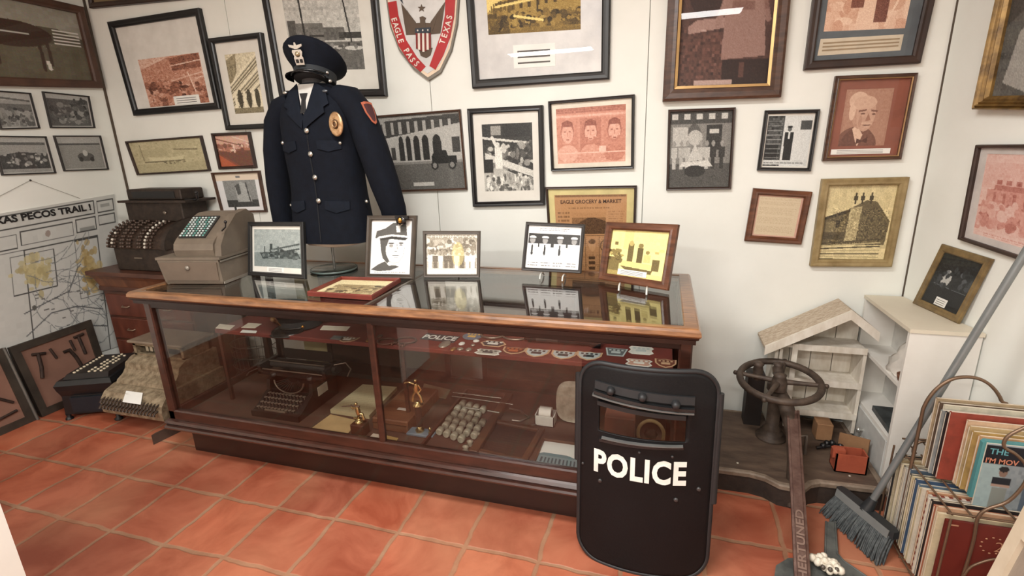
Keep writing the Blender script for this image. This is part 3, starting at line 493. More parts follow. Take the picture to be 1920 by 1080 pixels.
# town shield sign
def shield_sign():
    D = .02; pl = WALL_Y-D
    L = [(724, -60), (724, 0), (731, 50), (748, 95), (775, 130), (803, 151)]; Rr = [(803, 151), (826, 136), (846, 95), (857, 45), (860, 0), (862, -60)]
    top = [(840, -75), (793, -85), (745, -75)]
    out = [X(a, b, pl) for a, b in L+Rr[1:]+top]; ce = X(793, 20, pl)
    t = thing('town_emblem', 'red and white shield shaped emblem with eagle reading eagle pass texas', 'sign', ce+Vector((0, D, -.3)))
    def sc(pts, k, dy, cx=ce): return [Vector((cx.x+(p.x-cx.x)*k, pl-dy, cx.z+(p.z-cx.z)*k)) for p in pts]
    MB().loft([[p+Vector((0, D, 0)) for p in out], out]).build('backing_plate', mat('grey_metal_edge', (132, 126, 116), .5, .4), t)
    MB().loft([sc(out, .955, 0), sc(out, .955, .002)]).build('cream_border', mat('cream_enamel', (232, 210, 184), .5), t)
    MB().loft([sc(out, .90, .002), sc(out, .90, .0035)]).build('white_field', mat('white_enamel', (214, 213, 210), .45), t)
    def band(a, b):
        mb = MB(); n = len(a); o1 = [X(*p, pl) for p in a]; i1 = [X(*p, pl) for p in b]
        for i in range(n-1):
            q = [Vector((p.x, pl-.006, p.z)) for p in (o1[i], o1[i+1], i1[i+1], i1[i])]; mb.loft([[p+Vector((0, .003, 0)) for p in q], q])
        return mb
    redm = mat('red_enamel', (178, 34, 38), .45)
    lo = [(728, 5), (733, 40), (748, 86), (768, 117), (789, 135)]; li = [(744, 2), (748, 30), (762, 75), (783, 108), (799, 125)]
    ro = [(855, -12), (852, 32), (845, 70), (832, 104), (817, 131)]; ri = [(836, -12), (835, 28), (829, 60), (819, 88), (806, 124)]
    band(lo, li).build('ribbon', redm, t); band(ro, ri).build('ribbon', redm, t)
    wm = mat('white_letters', (238, 228, 216), .5)
    def along(txt, a, b, s0, s1, rev):
        mb = MB(); cs = [((p[0]+q[0])/2, (p[1]+q[1])/2) for p, q in zip(a, b)]; ws = [math.dist(p, q) for p, q in zip(a, b)]
        seg = [math.dist(p, q) for p, q in zip(cs, cs[1:])]; T = sum(seg)
        for i, ch in enumerate(txt):
            if ch == ' ': continue
            s = (s0+(s1-s0)*(i+.5)/len(txt))*T; k = 0
            while k < len(seg)-1 and s > seg[k]: s -= seg[k]; k += 1
            f = s/seg[k]; p = [cs[k][j]+(cs[k+1][j]-cs[k][j])*f for j in (0, 1)]
            d = [(cs[k+1][j]-cs[k][j])/seg[k] for j in (0, 1)]
            if rev: d = [-d[0], -d[1]]
            u = X(p[0]+d[0], p[1]+d[1], pl)-X(*p, pl); v = X(p[0]+d[1], p[1]-d[0], pl)-X(*p, pl)
            if rev: pass
            O = X(p[0]-d[1]*5.6, p[1]+d[0]*5.6, pl); O.y = pl-.006
            text_mb(ch, .034, O, u, v, .0015, .02, sx=.85, mb=mb)
        return mb
    along('EAGLE PASS', lo, li, .2, .93, False).build('lettering', wm, t)
    along('TEXAS', [(855, 30), (850, 50), (838, 88)], [(833, 24), (829, 50), (818, 80)], 1, 0, True).build('lettering', wm, t)
    em = mat('eagle_brown', (92, 76, 62), .5, .3)
    def pm(pts, dy, th=.003):
        q = [X(a, b, pl) for a, b in pts]; q = [Vector((p.x, pl-dy, p.z)) for p in q]; return [[p+Vector((0, th, 0)) for p in q], q]
    for sgn in (-1, 1):
        mb = MB(); cx = 794.5
        for i in range(9):
            f = i/8; x0, y0 = cx+sgn*(8+6*(1-f)), 42+f*14; x1, y1 = cx+sgn*(41-f*8), 4+f*52+(3 if sgn < 0 else 0)
            mb.loft(pm([(x0, y0), (x1, y1), (x1-sgn*1, y1+7), (x0, y0+9)], .0085-f*.0015))
        mb.loft(pm([(cx, 43), (cx+sgn*16, 44), (cx+sgn*30, 20), (cx+sgn*18, 58), (cx, 58)], .009)); mb.build('eagle_wing', em, t)
    mb = MB()
    mb.loft(pm([(789, 60), (789, 40), (788, 33), (794, 31), (800, 34), (798, 38), (800, 58)], .01))
    mb.loft(pm([(790, 56), (799, 56), (799, 94), (790, 94)], .0078)).loft(pm([(786, 92), (812, 90), (808, 104), (800, 109), (790, 105)], .008)); mb.build('eagle_body', em, t)
    MB().loft(pm([(780, 54), (809, 52), (808, 62), (780, 63)], .012)).build('blue_chief', mat('navy_enamel', (40, 50, 62), .5), t)
    mb = MB(); mr = MB()
    for i in range(7):
        a = 781+i*4; b = a+4; tgt = mr if i % 2 == 0 else mb; yb = 92+(3-abs(i-3))*2
        tgt.loft(pm([(a, 63), (b, 63), (b+.6, yb), (a+.6, yb)], .0115))
    mr.build('red_stripes', mat('dark_red_enamel', (128, 34, 30), .5), t); mb.build('white_stripes', wm, t)
    st = []
    for i in range(10): r = (7.5, 3)[i % 2]; a = -math.pi/2+i*math.pi/5; st.append((791.5+r*math.cos(a), 16+r*math.sin(a)))
    MB().loft(pm(st, .009)).build('star', em, t)
    for i in range(3):
        c = X(785+i*9.5, 58-i*.4, pl); c.y = pl-.0125; MB().ball(c, .005, 8, (1, .3, 1)).build('stud', wm, t)
    MB().loft(pm([(751, -14), (757, 8), (752, 2)], .008)).build('blue_mark', bpy.data.materials['navy_enamel'], t)
shield_sign()
# wall map
def wall_map():
    dx = LEFT_X+.006; c = [(-160, 428), (214, 364), (247, 642), (-130, 760)]
    P4 = [hit(a, b, 0, dx) for a, b in c]
    n = (P4[1]-P4[0]).cross(P4[3]-P4[0])
    w, h = 320, 240; cv = Cv(w, h, .82).noise(.015, 8).tint((60, 60, 58), (150, 152, 148), (212, 212, 206))
    def box(a, b, e, g, wd=.0026): 
        for s in ((a, b, e, b), (e, b, e, g), (e, g, a, g), (a, g, a, b)): cv.cline(*s, wd, (70, 70, 68))
    # header boxes and insets
    box(.02, .02, .86, .1); box(.88, .03, .985, .1); box(.88, .12, .985, .18); box(.44, .13, .72, .21); box(.74, .12, .86, .2); box(.2, .14, .42, .22); box(.45, .24, .86, 1.2, .003); box(.02, .24, .86, 1.0, .002)
    for a, b, e, g, r in ((.46, .14, .54, .2, 4), (.62, .14, .71, .2, 4), (.22, .15, .41, .21, 4), (.89, .13, .975, .175, 4), (.9, .2, .98, .9, 40), (.75, .13, .85, .15, 1), (.46, .27, .58, .3, 2), (.78, .25, .85, .265, 1)):
        g0 = Cv(w, h, 0).text(a, b, e, g, r, 1, .5); cv.cput(g0.g > .5, (104, 103, 98), .85)
    cv.crect(.76, .175, .85, .195, (110, 112, 108), .6); cv.cell(.58, .17, .014, .02, (150, 138, 130)); cv.crect(.9, .05, .96, .07, (110, 112, 108), .5)
    box(.72, .25, .86, .62, .002); box(.38, .27, .6, .5, .002)
    r0 = random.Random(3)
    def blob(x0, y0, n, sx, sy, cols):
        for _ in range(n): cv.cell(x0+r0.gauss(0, sx), y0+r0.gauss(0, sy), r0.uniform(.008, .022), r0.uniform(.01, .03), cols[r0.randrange(len(cols))], .75)
    blob(.5, .38, 70, .035, .045, [(178, 168, 128), (166, 154, 112), (190, 178, 134)]); blob(.79, .45, 90, .026, .07, [(170, 150, 104), (186, 164, 114), (154, 132, 84)])
    for _ in range(46):
        x, y = r0.uniform(.42, .84), r0.uniform(.3, .98); a = r0.uniform(-.6, .6)+(0 if r0.random() < .6 else 1.4)
        for _ in range(7):
            x2, y2 = x+.03*math.cos(a), y+.035*math.sin(a); cv.cline(x, y, x2, y2, .0018, (116, 120, 120), .85); x, y, a = x2, y2, a+r0.uniform(-.5, .5)
    for pts in ([(.42, .62), (.55, .58), (.66, .55), (.72, .42), (.74, .4)], [(.42, .76), (.55, .66), (.7, .66), (.84, .72)], [(.6, 1), (.64, .86), (.74, .8), (.86, .84)]):
        for p, q in zip(pts, pts[1:]): cv.cline(*p, *q, .003, (84, 86, 88), .9)
    for _ in range(26): x, y = r0.uniform(.42, .84), r0.uniform(.5, .98); cv.crect(x, y, x+.02, y+.008, (90, 90, 88), .8)
    cv.cell(.47, .6, .012, .016, (90, 90, 86)); cv.cell(.62, .94, .025, .02, (132, 148, 150))
    t = thing('wall_map', 'large white road map titled texas pecos trail hanging by string on the left wall', 'map', (P4[2]+P4[3])/2)
    Pf = lambda u, v: (P4[0]*(1-u)+P4[1]*u)*(1-v)+(P4[3]*(1-u)+P4[2]*u)*v
    print_mesh('map_sheet', Pf, cv, t)
    MB().loft([[p+Vector((-.0008, 0, 0)) for p in P4], [p+Vector((-.005, 0, 0)) for p in P4]]).build('backing_board', MATW, t)
    O = hit(172, 393, 0, dx+.002); U = hit(180, 391.5, 0, dx)-hit(100, 404, 0, dx); V = Vector((0, 0, 1))
    text_mb('TEXAS PECOS TRAIL !', .042, O, U, V, .002, .04, align='RIGHT', sx=1.12).build('title', mat('black_print', (28, 26, 26), .8), [o for o in t.children if o.name.startswith('map_sheet')][0])
    a = hit(57, 338, 0, LEFT_X+.01)
    MB().ball(a, .006, 8).build('nail', mat('iron_nail', (60, 58, 56), .5, .6), t)
    MB().tube([hit(-40, 388, 0, LEFT_X+.008), a, hit(150, 372, 0, LEFT_X+.008)], .0012, 5).build('hanging_string', mat('string', (120, 114, 104), .9), t)
wall_map()
# two display boards of old tools leaning on the left wall
BRD = mat('display_board_frame', (62, 54, 46), .5, c2=(44, 38, 32), scale=12); FELT = mat('dusty_rose_felt', (134, 98, 82), .9, c2=(116, 84, 70), scale=3); RUST = mat('rusty_iron', (66, 50, 42), .7, .4, c2=(44, 32, 27), scale=25, bump=.4)
def tool_board(label, px, tools, extra=False):
    p0 = Vector((-3.72, 0, 0)); n = Vector((1, 0, .13)).normalized(); c = [hitp(a, b, p0, n) for a, b in px]
    c[2].z = max(c[2].z, .001); c[3].z = max(c[3].z, .001)
    t = thing('tool_board', label, 'display board', (c[2]+c[3])/2, 0, None)
    W = (c[1]-c[0]).length; H = (c[3]-c[0]).length
    def P(u, v, d): u /= W; v /= H; return (c[0]*(1-u)+c[1]*u)*(1-v)+(c[3]*(1-u)+c[2]*u)*v-n*d
    bw = .045; mb = MB(); rings = []
    for i, d in ((0, .03), (0, 0), (bw, 0), (bw, .012)): rings.append([P(i, i, d), P(W-i, i, d), P(W-i, H-i, d), P(i, H-i, d)])
    mb.loft(rings, cap=False); mb.build('board_border', BRD, t)
    MB().loft([[P(i, i, d), P(W-i, i, d), P(W-i, H-i, d), P(i, H-i, d)] for i, d in ((.03, .012), (.03, .026))]).build('felt_panel', FELT, t)
    for pts, r in tools:
        MB().tube([P(bw+u*(W-2*bw), bw+v*(H-2*bw), .004) for u, v in pts], r, 8).build('mounted_tool', RUST, t)
    if extra:
        q = [P(W-.004, 0, -.004), P(W-.004, H, -.004)]; MB().tube(q, .009, 8).build('metal_edge_strip', mat('dull_steel', (120, 118, 112), .45, .6), t)
tool_board('dark framed board with rusty iron tools on rose felt under the wall map', [(17, 652), (171, 599), (212, 726), (80, 782)], [([(.2, .12), (.17, .35), (.12, .52)], .011), ([(.12, .11), (.3, .16)], .009), ([(.38, .12), (.42, .3)], .008), ([(.55, .25), (.64, .24), (.7, .4), (.74, .6)], .011), ([(.7, .1), (.72, .28)], .008), ([(.84, .08), (.86, .4)], .01), ([(.77, .08), (.93, .07)], .009), ([(.26, .78), (.3, .98)], .009)])
tool_board('dark framed board of tools cut by the left picture edge, beside the first board', [(-230, 720), (8, 652), (72, 786), (-170, 900)], [([(.75, .5), (.95, .72)], .008), ([(.62, .9), (.95, .85)], .008), ([(.8, .25), (.85, .3)], .01)], True)
# ---------------- the display case ----------------
CASE = mat('dark_cherry_varnish', (66, 36, 27), .28, c2=(42, 23, 17), scale=9, stretch=(1, 4, 4), coat=.5)
PLN = mat('plinth_varnish', (40, 22, 16), .35, c2=(30, 15, 11), scale=6, stretch=(1, 4, 4), coat=.3)
RIM = mat('worn_honey_rim', (146, 102, 66), .32, c2=(98, 64, 40), scale=10, stretch=(1, 6, 6), coat=.5)
MOLD = mat('black_cherry_moulding', (40, 20, 14), .35, c2=(28, 13, 9))
X0, X1, Y0, Y1 = -2.46, .128, 1.745, 2.48; LT = .945
case = thing('display_case', 'long glass topped wooden display case on a dark plinth in the middle of the room', 'display case', ((X0+X1)/2, (Y0+Y1)/2, 0))
MB().bevbox((X0+.045, 1.81, 0), (X1-.03, Y1-.02, .175), .004).build('plinth', PLN, case)
mb = MB()
pf = [(1.81, .17), (1.735, .172), (1.72, .18), (1.715, .19), (1.722, .197), (1.732, .2), (1.728, .207), (1.722, .213), (1.732, .222), (1.745, .226)]
mb.prism([(y, z) for y, z in pf]+[(1.82, .226)], X1+.015-(X0-.015), (X0-.015, 0, 0), (0, 1, 0), (0, 0, 1), (1, 0, 0)); mb.build('base_moulding', CASE, case)
mb = MB().box((X0, Y0+.02, .19), (X1, Y1, .235)); mb.build('case_floor', mat('dull_brown_baize', (84, 62, 50), .85, c2=(68, 48, 38), scale=4), case)
MB().bevbox((X0, Y0, .222), (X1, Y0+.035, .281), .006).build('bottom_rail', CASE, case)
MB().bevbox((X0+.03, Y0+.004, .846), (X1-.03, Y0+.032, .9), .003).build('top_rail', MOLD, case)
for x in (X0, X1-.04): MB().bevbox((x, Y1-.035, .222), (x+.04, Y1, .9), .003).build('rear_post', CASE, case)
for x in (X0, X1-.045): 
    MB().bevbox((x, Y0, .225), (x+.045, Y0+.045, .9), .006).build('corner_post', CASE, case)
    MB().bevbox((x, Y0+.04, .222), (x+.03, Y1-.03, .275), .003).build('side_rail', CASE, case); MB().bevbox((x, Y0+.04, .86), (x+.03, Y1-.03, .9), .003).build('side_rail', MOLD, case)
MB().bevbox((-1.195, Y0+.003, .27), (-1.163, Y0+.028, .86), .006).build('mullion', CASE, case)
# lid
mb = MB()
LX0, LX1, LY0, LY1 = -2.475, .148, 1.69, 2.497
def rr(i, z): return [(LX0+i, LY0+i, z), (LX1-i, LY0+i, z), (LX1-i, LY1-i, z), (LX0+i, LY1-i, z)]
mb.loft([rr(.014, .884), rr(.014, .9), rr(.006, .905), rr(.004, .914)], cap=True); mb.build('lid_moulding', MOLD, case)
def rg(ix, iy, z): return [(LX0+ix, LY0+iy, z), (LX1-ix, LY0+iy, z), (LX1-ix, LY1-ix*.7, z), (LX0+ix, LY1-ix*.7, z)]
o_ = [(.002, .914), (-.002, .92), (0, .934), (.006, .942), (.012, .945)]
mb = MB(); mb.loft([rg(i, i, z) for i, z in o_]+[rg(.052, .034, .9455), rg(.056, .038, .942), rg(.056, .038, .914), rg(.002, .002, .914)], cap=False); mb.build('lid_rim', RIM, case)
# openings below the lid are closed only by the moulding ring, so rebuild it as a ring
old = [c for c in case.children if c.name.startswith('lid_moulding')][0]; bpy.data.objects.remove(old)
mb = MB(); mb.loft([rg(.014, .014, .884), rg(.014, .014, .9), rg(.006, .006, .905), rg(.004, .004, .914), rg(.06, .06, .914), rg(.06, .06, .884), rg(.014, .014, .884)], cap=False); mb.build('lid_moulding', MOLD, case)
B((LX0+.055, LY0+.037, .937), (-1.176, LY1-.038, .943)).build('top_glass', GLASS, case)
B((-1.168, LY0+.037, .937), (LX1-.055, LY1-.038, .943)).build('top_glass', GLASS, case)
B((-1.1785, LY0+.036, .934), (-1.1655, LY1-.04, .9445)).build('glass_joint', mat('dull_joint', (92, 84, 74), .4), case)
FG = glass_mat('front_glass', (.88, .87, .85), .05)
B((X0+.045, Y0+.016, .278), (-1.19, Y0+.02, .848)).build('front_glass', FG, case)
B((-1.168, Y0+.016, .278), (X1-.045, Y0+.02, .848)).build('front_glass', FG, case)
for x in (X0+.012, X1-.016): B((x, Y0+.045, .27), (x+.004, Y1-.035, .862)).build('side_glass', FG, case)
# back doors
def bx(px, py=690): return X(px, py, Y1-.02).x
BKW = mat('back_door_wood', (66, 42, 32), .5, c2=(44, 27, 20), scale=7, stretch=(1, 1, 4)); BKG = mat('smoky_back_panel', (92, 84, 74), .3, c2=(64, 56, 48), scale=3)
MB().box((X0+.03, Y1-.03, .222), (X1-.03, Y1, .275)).build('back_rail', CASE, case); MB().box((X0+.03, Y1-.03, .862), (X1-.03, Y1, .9)).build('back_rail', MOLD, case)
for a, b, m_ in ((-2.36, -2.215-.1, BKW), (-1.97, -1.5, BKW), (-1.5, -1.14, BKG), (-.94, -.44, BKW), (-.44, .1, BKW)):
    d = MB().box((a, Y1-.024, .275), (b, Y1-.012, .865)).build('back_door', m_, case)
    mb = MB()
    for p, q in (((a, .275), (a+.03, .865)), ((b-.03, .275), (b, .865)), ((a, .275), (b, .31)), ((a, .83), (b, .865))): mb.box((p[0], Y1-.03, p[1]), (q[0], Y1-.022, q[1]))
    mb.build('door_stile', CASE, d)
B((-2.15, Y1-.02, .275), (-1.98, Y1-.016, .86)).build('back_door', mat('taped_yellow_paper', (186, 172, 128), .7), case)
# shelf
SH = .662; FEL = mat('maroon_felt', (106, 42, 34), .85, c2=(84, 32, 27), scale=5)
sh = MB().bevbox((-2.3, 1.975, SH-.022), (.075, 2.45, SH), .003).build('display_shelf', FEL, case)
for x in (-2.295, -1.18, .06): B((x, 1.985, .235), (x+.018, 2.0, SH-.022)).build('shelf_support', CASE, sh)
def s(px, py, dz=.0): return Z(px, py, SH)+Vector((0, 0, dz))
def fl(px, py): return Z(px, py, .236)
def plate(name, pts, th, m, label, cat, group=None, parent=None, z=None):
    mb = MB(); q = [Vector(p) for p in pts]; mb.loft([q, [p+Vector((0, 0, th)) for p in q]]); o = mb.build(name, m, parent)
    if parent is None: tag(o, label, cat, group)
    return o
# cards on the shelf
wc = mat('cream_card', (214, 202, 184), .8)
for i, (px, lab) in enumerate((([(404, 616), (412, 608), (441, 611), (431, 619)], 'pinkish card at the far left end of the maroon shelf'), ([(452, 615), (466, 606), (491, 608), (478, 616)], 'upper of two white cards left of the cap on the maroon shelf'), ([(450, 624), (455, 619), (482, 621), (480, 625)], 'narrow lower white card left of the cap on the maroon shelf'), ([(600, 619), (606, 611), (657, 613), (650, 621)], 'long cream card right of the cap on the maroon shelf'), ([(845, 620), (850, 612), (878, 614), (874, 622)], 'pink card behind the round star patch'), ([(802, 618), (806, 610), (832, 612), (828, 620)], 'dull grey card behind the police lettering'))):
    plate('card', [s(a, b, .001) for a, b in px], .0015, (wc, wc, CARD, wc, mat('pink_card', (190, 150, 138), .8), mat('grey_card', (118, 104, 94), .8))[i], lab, 'card', 'cards on the maroon shelf')
def patch(px, py, w, h, shape, c1, c2, label, c3=None, rot=0):
    o = s(px, py, .001); t = thing('embroidered_patch', label, 'patch', o, 0, 'cloth patches on the maroon shelf')
    sh_ = dict(shield=[(-.5, .5), (-.25, .42), (0, .5), (.25, .42), (.5, .5), (.48, 0), (.3, -.35), (0, -.55), (-.3, -.35), (-.48, 0)],
        round=[(.5*math.cos(a*math.pi/8), .5*math.sin(a*math.pi/8)) for a in range(16)], keystone=[(-.5, .5), (.5, .5), (.36, -.5), (-.36, -.5)],
        scroll=[(-.5, .3), (-.4, .5), (.4, .5), (.5, .3), (.4, .05), (.5, -.3), (.35, -.5), (-.35, -.5), (-.5, -.3), (-.4, .05)], hexa=[(-.5, 0), (-.3, .5), (.3, .5), (.5, 0), (.3, -.5), (-.3, -.5)])[shape]
    def lay(k, z0, z1, m_, nm, par):
        q = [o+Vector((a*w*k, b*h*k, z0)) for a, b in sh_]; return MB().loft([q, [p+Vector((0, 0, z1-z0)) for p in q]]).build(nm, m_, par)
    lay(1, 0, .002, c1, 'patch_border', t); f = lay(.84, .002, .003, c2, 'patch_field', t)
    mb = MB()
    for i in range(4): x = (-.27+i*.18)*w; mb.box((o.x+x-.05*w, o.y+.12*h, o.z+.003), (o.x+x+.05*w, o.y+.28*h, o.z+.004))
    mb.box((o.x-.2*w, o.y-.2*h, o.z+.003), (o.x+.2*w, o.y+.04*h, o.z+.0042)); mb.build('stitched_device', c3 or DKST, f)
DKST = mat('dark_stitching', (54, 52, 56), .8); PT = mat('tan_stitching', (196, 160, 128), .8); PW = mat('silver_stitching', (178, 188, 190), .7); PO = mat('orange_stitching', (176, 96, 56), .8); PG = mat('grey_blue_cloth', (104, 116, 124), .8); PY = mat('yellow_cloth', (206, 168, 96), .8); PK = mat('dark_navy_cloth', (58, 56, 60), .8); PWH = mat('white_cloth', (220, 218, 212), .8); PB = mat('brown_cloth', (108, 56, 40), .85)
patch(886, 631, .1, .1, 'round', PG, mat('blue_grey_cloth', (98, 112, 130), .8), 'round blue grey patch with a yellow star', PY)
patch(925, 645, .13, .07, 'hexa', PT, PK, 'wide white edged black patch below the handcuffs', PWH)
patch(915, 661, .12, .06, 'scroll', PWH, mat('pale_grey_cloth', (168, 164, 154), .8), 'pale grey scroll patch at the shelf front edge', DKST)
patch(963, 658, .11, .075, 'shield', PT, PB, 'orange and brown shield patch left of the silver ones', PO)
for i, (a, b, lab) in enumerate(((1006, 662, 'first silver shield patch with tan edge, nearest the orange patch'), (1056, 666, 'middle one of three silver shield patches with tan edge'), (1104, 668, 'silver shield patch partly hidden by the riot shield'))): patch(a, b, .115, .09, 'shield', PT, PW, lab)
patch(1150, 638, .1, .07, 'shield', PT, PY, 'yellow shield patch behind the flashlight end', PO)
patch(1155, 661, .1, .085, 'keystone', PW, mat('steel_cloth', (92, 98, 102), .8), 'grey keystone shaped patch near the right shelf end', PW)
patch(1202, 658, .11, .09, 'scroll', PWH, mat('bright_white_cloth', (206, 208, 204), .8), 'bright white scroll shaped patch near the right shelf end', PW)
patch(1198, 681, .11, .07, 'scroll', PWH, mat('pink_white_cloth', (190, 150, 134), .8), 'pinkish scroll shaped patch in front of the white one', PWH)
patch(1248, 682, .09, .085, 'shield', PT, PB, 'brown shield patch at the right front shelf corner', PT)
patch(635, 634, .09, .05, 'keystone', PG, mat('dull_grey_cloth', (120, 118, 112), .8), 'dull grey patch left of the tan arc patch', PG)
patch(652, 637, .1, .07, 'shield', PT, mat('mixed_cloth', (120, 96, 78), .8), 'tan edged shield patch in front of the long cream card', PWH)
t = thing('sleeve_tab', 'small black cloth tab with white letters police lying on the maroon shelf', 'patch', s(822, 635))
a, b = s(792, 632), s(855, 639); plate('cloth_tab', [a+Vector((0, -.03, 0)), b+Vector((0, -.03, 0)), b+Vector((0, .055, 0)), a+Vector((0, .055, 0))], .002, PK, '', '', parent=t)
text_mb('POLICE', .05, (a+b)/2+Vector((0, -.012, 0)), (1, 0, 0), (0, 1, 0), .003, .03, sx=.8).build('lettering', PWH, t)
med = mat('aged_silver', (168, 158, 146), .35, .6); medg = mat('aged_brass', (158, 118, 74), .35, .6)
for i, (px, py, r, m_, lab) in enumerate(((834, 646, .035, med, 'dull oval silver badge in front of the police tab'), (850, 655, .018, medg, 'small brass badge at the shelf front beside the silver oval'), (866, 645, .02, PWH, 'small white round pin below the star patch'), (863, 655, .016, med, 'small silver pin below the white pin'), (879, 656, .02, med, 'silver pin nearest the shelf front right of the brass badge'), (893, 640, .016, PWH, 'pale pin just under the star patch edge'), (887, 648, .012, med, 'tiniest silver pin between the pale and silver pins'), (692, 639, .02, medg, 'small brass disc behind the centre mullion'), (712, 631, .02, mat('tarnished_metal', (88, 62, 52), .5, .5), 'tarnished disc right of the centre mullion'))):
    o = s(px, py); tag(MB().lathe([(.001, 0), (r, 0), (r, .003), (r*.7, .006), (r*.3, .008), (.001, .009)], o, 12, Matrix.Diagonal(Vector((.75 if r > .016 else 1, 1.3 if i in (0, 1) else 1, 1)))).build('badge', m_), lab, 'badge', 'badges and pins on the maroon shelf')
steel = mat('worn_steel', (150, 138, 126), .35, .8)
t = thing('handcuffs', 'pair of open steel handcuffs on the maroon shelf left of the flashlight', 'handcuffs', s(943, 632))
for px, py, rx in ((923, 630, .055), (966, 633, .06)):
    c = s(px, py, .006); MB().tube([c+Vector((rx*math.cos(k*math.pi/12), .045*math.sin(k*math.pi/12), 0)) for k in range(24)], .006, 6, closed=True).build('cuff', steel, t)
MB().tube([s(936, 630, .006), s(945, 628, .006), s(952, 631, .006)], .006, 6).build('chain', steel, t)
tarn = mat('tarnished_iron', (96, 60, 50), .5, .5)
t = thing('leg_irons', 'tarnished shackle set almost as dark as the shelf, right of the centre mullion', 'shackles', s(740, 645))
for px, py, r in ((725, 642, .045), (762, 640, .05)):
    c = s(px, py, .006); MB().tube([c+Vector((r*math.cos(k*math.pi/10), .04*math.sin(k*math.pi/10), 0)) for k in range(20)], .005, 6, closed=True).build('ring', tarn, t)
mb = MB()
for k in range(7): p = s(735+k*4, 648-3*math.sin(k), .006); mb.ball(p, .008, 6)
mb.build('chain', tarn, t)
t = thing('flashlight', 'long dark metal flashlight lying on the maroon shelf', 'flashlight', s(1050, 643))
a, b = s(984, 640, .026), s(1100, 648, .026); blk = mat('black_metal', (46, 46, 48), .35, .6); d = (b-a)
MB().tube([a, a+d*.04, a+d*.06, b], [.016, .016, .024, .024], 14).build('barrel', blk, t)
MB().tube([a+d*.2, a+d*.55], .0246, 14).build('worn_grip', mat('worn_grey_metal', (96, 92, 88), .4, .5), t)
MB().tube([b, b+d*.06, b+d*.1, b+d*.22], [.024, .026, .036, .037], 14).build('head', blk, t)
t = thing('toy_pistol', 'small silver grey pistol shaped object behind the white patch', 'pistol', s(1190, 641))
MB().tube([s(1172, 644, .01), s(1215, 638, .01)], .012, 8).build('barrel', med, t); MB().tube([s(1212, 636, .01), s(1216, 646, .01)], .014, 8).build('grip', blk, t)
# cap on shelf
NAVY = mat('navy_wool', (13, 18, 28), .9, c2=(10, 13, 21), scale=30, spec=.2, bump=.2, bscale=200); VIS = mat('black_patent', (14, 14, 16), .2)
def cap(o, s_, az, tilt, label, group=None, badge='silver'):
    t = thing('police_hat', label, 'hat', o, 0, group); M = Matrix.Rotation(az, 3, 'Z')@Matrix.Rotation(tilt, 3, 'X')
    def T(v): return Vector(o)+M@(Vector(v)*s_)
    n = 28
    def ring(rx, ry, z, dy=0, tl=0): return [T((rx*math.cos(2*math.pi*k/n), ry*math.sin(2*math.pi*k/n)+dy, z-tl*math.sin(2*math.pi*k/n))) for k in range(n)]
    MB().loft([ring(.088, .1, 0), ring(.089, .101, .022), ring(.09, .102, .046)], smooth=True).build('cap_band', mat('dark_band', (34, 38, 42), .8), t)
    MB().loft([ring(.09, .102, .04), ring(.1, .116, .058, 0, .012), ring(.128, .146, .09, .0, .03), ring(.134, .15, .102, 0, .035), ring(.128, .144, .111, 0, .036), ring(.09, .1, .118, 0, .026), ring(.02, .02, .117)], smooth=True).build('cap_crown', NAVY, t)
    mb = MB(); top = []; bot = []
    for j, (k, dz) in enumerate(((0, 0), (.5, -.006), (1, -.02))):
        row = []
        for i in range(13):
            a = math.pi+math.pi*(.14+.72*i/12); e = k*.055*max(0, math.sin(math.pi*i/12))**.6
            row.append(T(((.088+e)*math.cos(a), (.1+e)*math.sin(a), .008+dz)))
        top.append(row)
    nu = Vector((0, 0, .003)); rows = top+[[p-nu for p in r] for r in top[::-1]]
    mb.loft(rows+[rows[0]], closed=False, cap=False, smooth=True); mb.build('visor', VIS, t)
    bm_ = mat('polished_silver', (214, 212, 206), .2, .9) if badge == 'silver' else mat('polished_gold', (206, 152, 74), .25, .9)
    z0 = .03; y0 = -.112
    mb = MB()
    def pl(pts, dy, th=.004):
        q = [T((a, y0-dy-(z-.03)*.62, z)) for a, z in pts]; w_ = M@Vector((0, th*s_, 0)); mb.loft([[p+w_ for p in q], q])
    pl([(-.02, .03), (.02, .03), (.022, .055), (.018, .06), (.024, .075), (.02, .082), (-.02, .082), (-.024, .075), (-.018, .06), (-.022, .055)], .002); pl([(-.032, .1), (-.03, .092), (-.006, .084), (.006, .084), (.03, .092), (.032, .1), (.006, .096), (.003, .106), (-.003, .106), (-.006, .096)], .003)
    bd = mb.build('cap_badge', bm_, t)
    mb = MB(); pl([(-.015, .036), (-.004, .036), (-.004, .048), (-.015, .048)], .006, .002); pl([(.004, .036), (.015, .036), (.015, .048), (.004, .048)], .006, .002); mb.build('numeral_blocks', VIS, bd)
    MB().ball(T((0, y0-.006-.018, .067)), .012*s_, 10).build('centre_disc', mat('silver_disc', (168, 150, 120), .3, .7), bd)
    for sx in (-1, 1): MB().ball(T((sx*.086, -.045, .02)), .008*s_, 8).build('strap_button', bm_, t)
    mb = MB(); mb.tube([T((.0895*math.cos(a), .1025*math.sin(a)-.002, .014)) for a in [math.pi*(1.16+.68*i/12) for i in range(13)]], .004*s_, 6); mb.build('chin_strap', VIS, t)
    return t
cap(s(545, 622)+Vector((0, .09, .008)), 1.12, -.35, 0, 'dark hat with gold badge lying on the maroon shelf inside the case', badge='gold')
